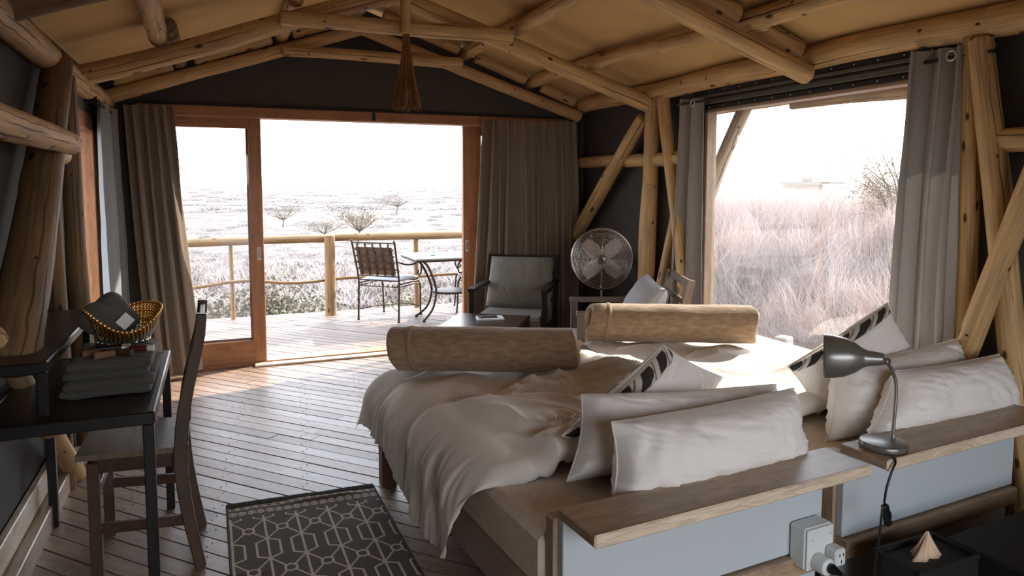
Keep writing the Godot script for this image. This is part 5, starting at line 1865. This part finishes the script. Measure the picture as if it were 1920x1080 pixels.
func lounge() -> void:
	armchair("black_wood", "taupe", "dark framed armchair with taupe cushions in front of the brown corner curtain", Vector3(2.433, 0, -5.764), deg_to_rad(-34), 2.0, false)
	armchair("arm_wood", "pale_cushion", "slat-backed armchair with a pale grey cushion beside the big window, behind the beds", Vector3(2.74, 0, -4.47), deg_to_rad(-113), 6.0, true)
	# low table with a notepad
	var bt := Basis(Vector3.UP, deg_to_rad(-34.5))
	var at := Vector3(1.918, 0, -5.14)
	var t := thing("side_table", "low dark red-brown wooden side table in front of the armchair", "table")
	var g := Geo.new()
	g.box(at + Vector3(0, 0.482, 0), Vector3(0.60, 0.036, 0.60), bt, 0.008)
	part("tabletop", g, M["walnut"], t)
	g = Geo.new()
	for s in [-1.0, 1.0]:
		g.box(at + bt * Vector3(0, 0.395, s * 0.275), Vector3(0.52, 0.14, 0.025), bt, 0.003)
		g.box(at + bt * Vector3(s * 0.275, 0.395, 0), Vector3(0.025, 0.14, 0.52), bt, 0.003)
	part("apron", g, M["walnut"], t)
	for sx in [-1.0, 1.0]:
		for sz in [-1.0, 1.0]:
			g = Geo.new()
			g.box(at + bt * Vector3(sx * 0.268, 0.232, sz * 0.268), Vector3(0.062, 0.464, 0.062), bt, 0.006)
			part("leg", g, M["walnut"], t)
	t = thing("notepad", "white notepad lying on the low side table", "notepad")
	g = Geo.new()
	g.box(at + Vector3(0.06, 0.507, -0.06), Vector3(0.21, 0.012, 0.15), Basis(Vector3.UP, -0.25), 0.001)
	part("pages", g, M["paper"], t)
	g = Geo.new()
	g.box(at + Vector3(0.045, 0.5145, -0.075), Vector3(0.15, 0.003, 0.08), Basis(Vector3.UP, -0.2), 0.001)
	part("cover", g, M["black_plastic"], t)
	g = Geo.new()
	g.wire([at + Vector3(-0.03, 0.520, -0.02), at + Vector3(0.11, 0.520, -0.035)], 0.004, 8)
	single("pen", g, M["black_plastic"], "dark pen lying across the white notepad", "pen")

	# pedestal fan
	var fc := Vector3(3.13, 0.905, -5.46)
	var face := Vector3(-0.50, 0.0, 0.866).normalized()
	var fx := Vector3.UP.cross(face).normalized()
	var fb := Basis(fx, face, fx.cross(face))          # y of the basis looks forward
	var tr := Transform3D(fb, fc)
	var f := thing("pedestal_fan", "chrome pedestal fan with a round wire cage in the far right corner", "fan")
	g = Geo.new()
	for k in 20:
		var r := lerpf(0.045, 0.262, k / 19.0)
		var y := 0.075 * sqrt(maxf(0.0, 1.0 - pow(r / 0.275, 2.0))) + 0.01
		g.tube(ring(r, 44, Transform3D(fb, fc + face * y)), PackedFloat32Array([0.0021 if k < 19 else 0.005]), 5)
	for k in 12:
		var an := TAU * k / 12.0
		var pts := []
		for j in 7:
			var r := lerpf(0.04, 0.262, j / 6.0)
			var y := 0.075 * sqrt(maxf(0.0, 1.0 - pow(r / 0.275, 2.0))) + 0.011
			pts.append(tr * Vector3(r * cos(an + j * 0.02), y, r * sin(an + j * 0.02)))
		g.wire(pts, 0.002, 5)
	part("front_grille", g, M["chrome"], f)
	g = Geo.new()
	for k in 14:
		var r := lerpf(0.06, 0.262, k / 13.0)
		var y := -0.085 * sqrt(maxf(0.0, 1.0 - pow(r / 0.275, 2.0))) - 0.01
		g.tube(ring(r, 40, Transform3D(fb, fc + face * y)), PackedFloat32Array([0.0018 if k < 13 else 0.004]), 5)
	for k in 12:
		var an := TAU * k / 12.0
		var pts := []
		for j in 7:
			var r := lerpf(0.05, 0.262, j / 6.0)
			pts.append(tr * Vector3(r * cos(an), -0.085 * sqrt(maxf(0.0, 1.0 - pow(r / 0.275, 2.0))) - 0.011, r * sin(an)))
		g.wire(pts, 0.002, 5)
	part("rear_grille", g, M["chrome"], f)
	g = Geo.new()
	g.tube(ring(0.267, 48, Transform3D(fb, fc)), PackedFloat32Array([0.008]), 8)
	part("cage_rim", g, M["chrome"], f)
	g = Geo.new()
	g.lathe([Vector2(0, 0.03), Vector2(0.03, 0.03), Vector2(0.034, 0.0), Vector2(0.034, -0.02), Vector2(0, -0.02)], tr, 20)
	var hub := part("hub", g, M["chrome"], f)
	for k in 4:
		g = Geo.new()
		var a0 := 0.80 + k * TAU / 4.0
		for sgn in [1.0, -1.0]:
			g.grid(func(u: float, v: float) -> Vector3:
				var r := lerpf(0.035, 0.215, v)
				var wd := 0.055 * sqrt(maxf(0.0, 1.0 - pow((v - 0.55) / 0.62, 2.0))) + 0.012 * (1.0 - v)
				var s := (u * 2.0 - 1.0) * wd
				var p := Vector3(r, -s * 0.35 + sgn * 0.0015, s)
				return tr * (Basis(Vector3.UP, a0) * p), 8, 16, false, false, 1, 1, sgn < 0)
		part("blade", g, M["blade"], hub)
	g = Geo.new()
	g.lathe([Vector2(0, 0.094), Vector2(0.030, 0.092), Vector2(0.044, 0.084), Vector2(0.046, 0.076), Vector2(0, 0.076)], tr, 24)
	var badge := part("badge", g, M["lamp_metal"], f)
	g = Geo.new()
	g.box(fc + face * 0.0945, Vector3(0.022, 0.003, 0.042), fb * Basis(Vector3.UP, 0.6), 0.001)
	part("badge_mark", g, M["black_plastic"], badge)
	g = Geo.new()
	g.lathe([Vector2(0, -0.09), Vector2(0.055, -0.09), Vector2(0.062, -0.105), Vector2(0.06, -0.19), Vector2(0.04, -0.225), Vector2(0, -0.23)], tr, 24)
	part("motor", g, M["lamp_metal"], f)
	var px := fc - face * 0.14
	g = Geo.new()
	g.wire([Vector3(px.x, 0.02, px.z), Vector3(px.x, 0.62, px.z)], 0.014, 14)
	g.wire([Vector3(px.x, 0.6, px.z), Vector3(px.x, 0.88, px.z)], 0.010, 12)
	g.lathe([Vector2(0, 0), Vector2(0.021, 0), Vector2(0.023, 0.02), Vector2(0.018, 0.045), Vector2(0, 0.045)], Transform3D(Basis.IDENTITY, Vector3(px.x, 0.60, px.z)), 16)
	part("pole", g, M["chrome"], f)
	g = Geo.new()
	g.lathe([Vector2(0, 0), Vector2(0.19, 0), Vector2(0.195, 0.008), Vector2(0.17, 0.022), Vector2(0.03, 0.035), Vector2(0.02, 0.07), Vector2(0, 0.07)], Transform3D(Basis.IDENTITY, Vector3(px.x, 0.0, px.z)), 36)
	part("foot", g, M["chrome"], f)


func rug() -> void:
	var t := thing("rug", "brown and cream woven rug with a hexagon lattice on the floor beside the left bed", "rug")
	var g := Geo.new()
	var top := func(u: float, v: float) -> Vector3:
		var x := lerpf(0.012, 0.712, u) + 0.012 * v
		var z := lerpf(-3.61, -2.31, v) + 0.03 * u * (1.0 - v)
		var y := 0.006 + 0.0025 * noise.get_noise_2d(x * 4.0, z * 4.0) + 0.012 * exp(-pow((v - 0.045 - 0.03 * (u - 0.5)) / 0.018, 2.0)) * smoothstep(0.25, 0.6, u) * (1.0 - smoothstep(0.75, 0.95, u)) + 0.010 * exp(-pow((v - 0.53) / 0.02, 2.0)) * (1.0 - smoothstep(0.05, 0.3, u))
		return Vector3(x, maxf(y, 0.004), z)
	g.grid(top, 60, 110, false, false, 1, 1)
	g.grid(func(u, v): return Vector3(lerpf(0.012, 0.712, u) + 0.012 * v, 0.002, lerpf(-3.61, -2.31, v) + 0.03 * u * (1.0 - v)), 4, 4, false, false, 1, 1, true)
	part("weave", g, M["rug"], t)
	g = Geo.new()
	for e in [[0.0, 0.0, 1.0, 0.0], [0.0, 0.0, 0.0, 1.0], [1.0, 0.0, 1.0, 1.0]]:
		var pts := []
		for k in 30:
			var s := k / 29.0
			pts.append(top.call(lerpf(e[0], e[2], s), lerpf(e[1], e[3], s)))
		g.wire(pts, 0.005, 6)
	part("binding", g, M["rug_edge"], t)
	g = Geo.new()
	for k in 66:
		var u := (k + 0.5) / 66.0
		var p: Vector3 = top.call(u, 0.0)
		g.box(p + Vector3(0, 0.004, 0.016), Vector3(0.0075, 0.006, 0.036), Basis(Vector3.RIGHT, 0.1), 0.002)
	part("fringe_stitches", g, M["rug_fringe"], t)


func pendant() -> void:
	var t := thing("reed_pendant", "bundle of brown reeds hanging like a broom from the middle truss", "pendant")
	var r := RandomNumberGenerator.new()
	r.seed = 99
	var cx := 1.278
	var cz := -4.99
	var y0 := 2.60
	var y1 := 2.085
	var g := Geo.new()
	g.tinted = true
	for k in 150:
		var ring_f := sqrt(r.randf())
		if k < 90:
			ring_f = r.randf_range(0.85, 1.05)
		var an := r.randf() * TAU
		var end := y1 + r.randf_range(-0.015, 0.03)
		var pts := PackedVector3Array()
		var jit := r.randf_range(-0.1, 0.1)
		for j in 7:
			var s := j / 6.0
			var rr := 0.020 + 0.082 * pow(s, 1.15) - 0.006 * sin(s * PI)
			pts.append(Vector3(cx + rr * ring_f * cos(an + jit * s), lerpf(y0, end, s), cz + rr * ring_f * sin(an + jit * s)))
		var v := r.randf_range(0.45, 1.5)
		g.tint = Color(v, v * r.randf_range(0.85, 1.0), v * r.randf_range(0.7, 1.0))
		g.tube(pts, PackedFloat32Array([0.0032, 0.0024, 0.0022]), 5)
	var o := part("reeds", g, M["reed"], t)
	o.set_meta("kind", "stuff")
	g = Geo.new()
	for k in 6:
		g.tube(ring(0.026 + 0.0015 * k, 20, Transform3D(Basis.IDENTITY, Vector3(cx, y0 - 0.03 - k * 0.022, cz))), PackedFloat32Array([0.004]), 6)
	g.tube(ring(0.062, 28, Transform3D(Basis(Vector3.RIGHT, 0.05), Vector3(cx, 2.30, cz))), PackedFloat32Array([0.004]), 6)
	part("twine_binding", g, M["binding"], t)
	g = Geo.new()
	g.wire([Vector3(cx, y0 - 0.01, cz), Vector3(cx, 2.66, cz)], 0.006, 8)
	part("hanging_cord", g, M["rope"], t)
	g = Geo.new()
	g.lathe([Vector2(0, 0.0), Vector2(0.018, 0.012), Vector2(0.028, 0.04), Vector2(0.022, 0.07), Vector2(0.012, 0.10), Vector2(0, 0.10)], Transform3D(Basis.IDENTITY, Vector3(cx, 2.125, cz)), 18)
	part("bulb", g, M["china"], t)


# ------------------------------------------------------------------ the land
func ground(x: float, z: float) -> float:
	var front := lerpf(-0.9, -6.2, smoothstep(0.0, 75.0, Vector2(x * 0.6, minf(0.0, z + 9.5)).length()))
	var out := maxf(x - 3.7, 0.0)
	var bank := lerpf(-0.4, 0.95, smoothstep(0.0, 4.6, out)) + 0.45 * smoothstep(4.0, 9.0, out) * smoothstep(-12.0, -4.0, z) - 2.6 * smoothstep(18.0, 45.0, out)
	var f := smoothstep(0.46, 0.74, x / maxf(-z, 0.5)) if x > 0.0 else 0.0
	var n := 0.12 * noise.get_noise_2d(x * 0.11, z * 0.11) + 0.5 * noise.get_noise_2d(x * 0.012, z * 0.012) * smoothstep(30.0, 120.0, Vector2(x, z).length())
	return lerpf(front, bank, f) + n


func leafy(seed_at: int, blades: int, tall: float, spread: float, width: float) -> ArrayMesh:     # a tuft of bent blades
	var r := RandomNumberGenerator.new()
	r.seed = seed_at
	var g := Geo.new()
	g.tinted = true
	for k in blades:
		var an := r.randf() * TAU
		var lean := r.randf_range(0.1, 0.9) * spread
		var h := tall * r.randf_range(0.55, 1.0)
		var root := Vector3(r.randf_range(-0.4, 0.4) * spread, 0, r.randf_range(-0.4, 0.4) * spread)
		var d := Vector3(cos(an), 0, sin(an))
		var s := Vector3(-sin(an), 0, cos(an)) * width
		var p1 := root + d * lean * 0.3 + Vector3(0, h * 0.6, 0)
		var p2 := root + d * lean + Vector3(0, h, 0)
		var v := r.randf_range(0.75, 1.15)
		g.tint = Color(v, v * r.randf_range(0.94, 1.0), v * r.randf_range(0.9, 1.02))
		g.piece(PackedVector3Array([root - s, root + s, p1 - s * 0.8, p1 + s * 0.8, p2]), PackedVector2Array([Vector2.ZERO, Vector2.ZERO, Vector2.ZERO, Vector2.ZERO, Vector2.ZERO]), PackedInt32Array([0, 1, 2, 1, 3, 2, 2, 3, 4]), true, false)
	return g.commit()


func leaf_mesh() -> ArrayMesh:
	var g := Geo.new()
	g.piece(PackedVector3Array([Vector3(0, 0, 0), Vector3(0.5, 0.5, 0.08), Vector3(0, 1, 0), Vector3(-0.5, 0.5, 0.08)]), PackedVector2Array([Vector2.ZERO, Vector2.ZERO, Vector2.ZERO, Vector2.ZERO]), PackedInt32Array([0, 1, 2, 0, 2, 3]), true, false)
	return g.commit()


func bush(called: String, label: String, at: Vector3, radius: float, height: float, leaves: int, leaf: float, tone: Color, group := "", bare := 0.0) -> Node3D:
	var t := thing(called, label, "bush", group)
	var r := RandomNumberGenerator.new()
	r.seed = hash(label) + int(at.x * 100.0) + int(at.z * 10.0)
	var g := Geo.new()
	var tips := []
	for k in 26:
		var an := r.randf() * TAU
		var f := sqrt(r.randf())
		var tip := Vector3(cos(an) * radius * f, height * (1.0 - 0.55 * f * f) * r.randf_range(0.75, 1.05), sin(an) * radius * f)
		tips.append(tip)
		g.tube(PackedVector3Array([Vector3(tip.x * 0.06, -0.1, tip.z * 0.06), tip * 0.5 + Vector3(r.randf_range(-0.1, 0.1), height * 0.1, r.randf_range(-0.1, 0.1)) * radius, tip]), PackedFloat32Array([0.014 * height, 0.008 * height, 0.003 * height]), 4)
	g.moved(Transform3D(Basis.IDENTITY, at))
	part("stems", g, M["twig"], t)
	var where := []
	var cols := []
	for k in leaves:
		var tip: Vector3 = tips[r.randi() % tips.size()]
		var p := tip * r.randf_range(0.45 - bare * 0.2, 1.03) + Vector3(r.randfn(), r.randfn() * 0.8, r.randfn()) * radius * 0.13
		p.y = maxf(p.y, 0.02)
		var b := Basis(Vector3(r.randfn(), r.randfn(), r.randfn()).normalized(), r.randf() * TAU).scaled(Vector3.ONE * leaf * r.randf_range(0.6, 1.3))
		where.append(Transform3D(b, at + p))
		var v := r.randf_range(0.6, 1.35)
		cols.append(Color(tone.r * v, tone.g * v, tone.b * v))
	multi("foliage", leaf_mesh(), M["leaf"], where, t, cols)
	return t


func acacia(label: String, at: Vector3, h: float, spread: float, seed_at: int, twigs: int, tone: Color) -> Node3D:
	var t := thing("acacia_tree", label, "tree", "acacias on the plain")
	var r := RandomNumberGenerator.new()
	r.seed = seed_at
	var g := Geo.new()
	var fork := Vector3(0.05 * h, h * 0.33, 0)
	g.tube(PackedVector3Array([Vector3(0, -0.3, 0), Vector3(0.02 * h, h * 0.18, 0), fork]), PackedFloat32Array([0.035 * h, 0.026 * h, 0.022 * h]), 7)
	part("trunk", g, M["twig"], t).position = at
	g = Geo.new()
	var where := []
	var cols := []
	for k in 16:
		var an := TAU * k / 16.0 + r.randf() * 0.5
		var f := r.randf_range(0.25, 1.0)
		var tip := Vector3(cos(an) * spread * f, h * (1.0 - 0.28 * f * f) * r.randf_range(0.85, 1.0), sin(an) * spread * f)
		var mid := fork.lerp(tip, 0.5) + Vector3(0, -0.03 * h, 0)
		g.tube(PackedVector3Array([fork, mid, tip]), PackedFloat32Array([0.014 * h, 0.009 * h, 0.003 * h]), 5)
		for j in twigs:
			var p := mid.lerp(tip, r.randf()) + Vector3(r.randfn(), r.randfn() * 0.5, r.randfn()) * spread * 0.15
			where.append(Transform3D(Basis(Vector3(r.randfn(), r.randfn(), r.randfn()).normalized(), r.randf() * TAU).scaled(Vector3(0.30, 1.5, 0.30) * h * 0.045 * r.randf_range(0.6, 1.4)), at + p))
			var v := r.randf_range(0.7, 1.3)
			cols.append(tone * v)
	part("branches", g, M["twig"], t).position = at
	multi("crown", leaf_mesh(), M["leaf"], where, t, cols)
	return t


func landscape() -> void:
	var g := Geo.new()
	g.grid(func(u: float, v: float) -> Vector3:
		var an := u * TAU
		var r := 0.4 * pow(9000.0, v)
		var x := r * cos(an)
		var z := r * sin(an)
		return Vector3(x, ground(x, z), z), 220, 150, true, false, 1, 1)
	struct("ground", g, M["dry_ground"])

	# tall pale grass on the bank outside the big window
	var r := RandomNumberGenerator.new()
	r.seed = 31
	var where := []
	var cols := []
	while where.size() < 5200:
		var x := 3.95 + 15.0 * pow(r.randf(), 1.5)
		var z := r.randf_range(-17.0, 1.5)
		if x / maxf(-z, 0.5) < 0.58:
			continue
		var s := r.randf_range(0.55, 1.15) * (0.75 if x < 4.6 else 1.0)
		var b := Basis(Vector3(r.randf_range(-0.3, 0.3), 1, r.randf_range(-0.3, 0.3)).normalized(), r.randf() * TAU) * Basis(Vector3(0, 0, 1), r.randf_range(-0.3, 0.6))
		where.append(Transform3D(b.scaled(Vector3(s, s, s)), Vector3(x, ground(x, z) - 0.03, z)))
		var t := clampf(noise.get_noise_2d(x * 0.6, z * 0.6) * 1.4 + 0.5, 0, 1)
		var c := Color(1.05, 0.98, 0.96).lerp(Color(0.46, 0.46, 0.47), t * (0.6 + 0.4 * smoothstep(7.0, 4.5, x)))
		cols.append(c)
	multi("tall_grass", leafy(3, 34, 0.62, 0.34, 0.0032), M["dry_grass"], where, null, cols)
	get_node("tall_grass").set_meta("label", "tall pale dry grass covering the bank outside the big window")
	get_node("tall_grass").set_meta("category", "grass")
	# dry grass of the plain
	where = []
	cols = []
	while where.size() < 9000:
		var z := -9.6 - 75.0 * pow(r.randf(), 1.7)
		var x := r.randf_range(-0.32, 0.55) * -z + r.randf_range(-1.5, 1.5)
		if x / -z > 0.5:
			continue
		var s := r.randf_range(0.5, 1.3)
		where.append(Transform3D(Basis(Vector3.UP, r.randf() * TAU).scaled(Vector3(s * 1.3, s * 0.7, s * 1.3)), Vector3(x, ground(x, z) - 0.02, z)))
		var v := r.randf_range(0.85, 1.1)
		cols.append(Color(v, v * 0.97, v * 0.96))
	multi("dry_grass", leafy(5, 22, 0.5, 0.5, 0.008), M["plain_grass"], where, null, cols)
	get_node("dry_grass").set_meta("label", "short pale dry grass of the plain beyond the deck railing")
	get_node("dry_grass").set_meta("category", "grass")

	var gd := func(x: float, z: float) -> Vector3: return Vector3(x, ground(x, z), z)
	var olive := Color(1.0, 0.98, 0.9)
	bush("thorn_bush", "dense olive bush just beyond the deck, between half open door and stout railing post", gd.call(0.75, -11.2), 1.25, 0.95, 3600, 0.055, olive)
	bush("thorn_bush", "grey-green bush beyond the deck, seen through the glass of the half open door", gd.call(-1.15, -11.6), 0.95, 0.95, 2200, 0.055, olive * 1.15)
	bush("thorn_bush", "loose pale bush beyond the railing, behind the deck chair's legs", gd.call(2.85, -11.5), 0.8, 0.8, 1200, 0.05, olive * 1.4, "", 0.6)
	bush("thorn_bush", "tall twiggy bush on the bank at the right side of the big window", gd.call(8.0, -6.35), 1.0, 1.2, 7500, 0.020, Color(1.5, 1.3, 1.2), "", 0.8)
	bush("thorn_bush", "grey bush low on the bank behind the grass stalks, right half of the big window", gd.call(5.2, -3.2), 0.7, 0.62, 1500, 0.04, Color(0.85, 0.85, 0.85), "", 0.5)

	acacia("small flat-topped acacia, leftmost of the trees seen through the open door", gd.call(11.6, -138.0), 4.2, 4.4, 1, 46, Color(0.8, 0.75, 0.7))
	acacia("tall bare acacia standing behind the deck railing, above the deck chair's left side", gd.call(17.8, -97.0), 5.2, 3.4, 2, 70, Color(0.95, 0.85, 0.78))
	acacia("broad rounded acacia beside the tall bare one, above the stout railing post", gd.call(14.4, -105.0), 3.3, 3.6, 3, 70, Color(0.85, 0.78, 0.72))
	acacia("far slender acacia, rightmost of the trees through the open door", gd.call(44.0, -184.0), 5.2, 4.6, 4, 40, Color(0.85, 0.78, 0.74))
	# scattered shrubs: one built, the rest copies
	var sh := Geo.new()
	sh.tinted = true
	for k in 170:
		var d := Vector3(r.randfn(), absf(r.randfn()), r.randfn()).normalized() * pow(r.randf(), 0.4)
		var p := Vector3(d.x, d.y * 0.62, d.z)
		var sb := Basis(Vector3(r.randfn(), r.randfn(), r.randfn()).normalized(), r.randf() * TAU).scaled(Vector3(0.10, 0.24, 0.10))
		var v := r.randf_range(0.75, 1.25)
		sh.tint = Color(v, v * 0.98, v * 0.95)
		sh.piece(PackedVector3Array([p, p + sb * Vector3(0.5, 0.5, 0), p + sb * Vector3(0, 1, 0), p + sb * Vector3(-0.5, 0.5, 0)]), PackedVector2Array([Vector2.ZERO, Vector2.ZERO, Vector2.ZERO, Vector2.ZERO]), PackedInt32Array([0, 1, 2, 0, 2, 3]), true, false)
	var sm := sh.commit()
	var used := []
	for k in 200:
		var z := -18.0 - 170.0 * pow(r.randf(), 1.4)
		var x := r.randf_range(-0.06, 0.36) * -z
		if used.size() >= 56 or used.any(func(q): return q.distance_to(Vector2(x, z)) < 4.6):
			continue
		used.append(Vector2(x, z))
		var o := MeshInstance3D.new()
		o.name = numbered("plain_shrub")
		o.mesh = sm
		o.set_surface_override_material(0, M["far_bush"])
		add_child(o)
		tag(o, "small grey-brown shrub dotted over the pale plain beyond the deck", "shrub", "shrubs dotted over the plain")
		o.position = Vector3(x, ground(x, z) - 0.05, z)
		var s := r.randf_range(0.35, 0.9) * (1.0 + z / -160.0)
		o.scale = Vector3(s * 1.3, s * 0.75, s * 1.2)
		o.rotation.y = r.randf() * TAU
	where = []
	cols = []
	for k in 900:
		var z := -220.0 - 2600.0 * pow(r.randf(), 1.6)
		var x := r.randf_range(-0.12, 0.42) * -z
		var s := r.randf_range(1.0, 3.2)
		where.append(Transform3D(Basis(Vector3.UP, r.randf() * TAU).scaled(Vector3(s * 2.2, s * 0.5, s * 1.6)), Vector3(x, ground(x, z) - 0.2, z)))
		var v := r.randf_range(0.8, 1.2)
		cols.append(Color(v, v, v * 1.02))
	for k in 1500:
		var z := -55.0 - 190.0 * pow(r.randf(), 1.2)
		var x := r.randf_range(-0.1, 0.42) * -z
		var s := r.randf_range(0.2, 0.75)
		where.append(Transform3D(Basis(Vector3.UP, r.randf() * TAU).scaled(Vector3(s * 1.8, s * 0.45, s * 1.4)), Vector3(x, ground(x, z) - 0.03, z)))
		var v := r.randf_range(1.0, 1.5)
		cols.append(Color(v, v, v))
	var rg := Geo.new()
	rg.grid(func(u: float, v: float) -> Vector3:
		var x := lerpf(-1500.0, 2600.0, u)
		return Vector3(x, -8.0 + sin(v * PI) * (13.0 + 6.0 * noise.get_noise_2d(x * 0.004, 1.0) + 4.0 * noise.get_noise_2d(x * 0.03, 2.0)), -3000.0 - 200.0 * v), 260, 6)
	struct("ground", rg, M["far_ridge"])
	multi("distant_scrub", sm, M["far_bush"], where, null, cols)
	get_node("distant_scrub").set_meta("label", "distant scrub along the horizon of the plain, haze put into its pale colour")
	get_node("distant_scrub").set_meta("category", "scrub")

	# flat-roofed hut with a tank behind the bank, and an added block standing in for a window reflection
	var t := thing("hut", "pale flat-roofed hut with a round tank on its roof, behind the grass bank", "building")
	g = Geo.new()
	g.box(Vector3(30.0, 0.0, -31.0), Vector3(2.8, 3.2, 2.8), Basis(Vector3.UP, 0.7), 0.02)
	part("wall", g, M["far_wall"], t)
	g = Geo.new()
	g.box(Vector3(31.0, 1.67, -30.4), Vector3(4.4, 0.10, 3.2), Basis(Vector3.UP, 0.7), 0.02)
	part("roof", g, M["arm_wood"], t)
	g = Geo.new()
	g.lathe([Vector2(0, 0), Vector2(0.26, 0), Vector2(0.30, 0.08), Vector2(0.28, 0.26), Vector2(0.18, 0.36), Vector2(0, 0.38)], Transform3D(Basis.IDENTITY, Vector3(30.6, 1.72, -30.6)), 18)
	part("tank", g, M["twig"], t)
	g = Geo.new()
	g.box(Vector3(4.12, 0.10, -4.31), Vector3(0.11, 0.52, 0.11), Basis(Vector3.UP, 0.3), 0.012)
	single("reflection_block", g, M["reflection_pale"], "pale block standing in for a reflection in the glass of the big window", "block")
	g = Geo.new()
	g.lathe([Vector2(0, 0.0), Vector2(0.9, 0.0), Vector2(0.7, 0.13), Vector2(0.35, 0.26), Vector2(0, 0.30)], Transform3D(Basis.IDENTITY, Vector3(5.6, ground(5.6, -4.0) - 0.08, -4.0)), 26)
	single("sand_mound", g, M["red_sand"], "low mound of orange sand showing between the grasses on the bank", "sand")
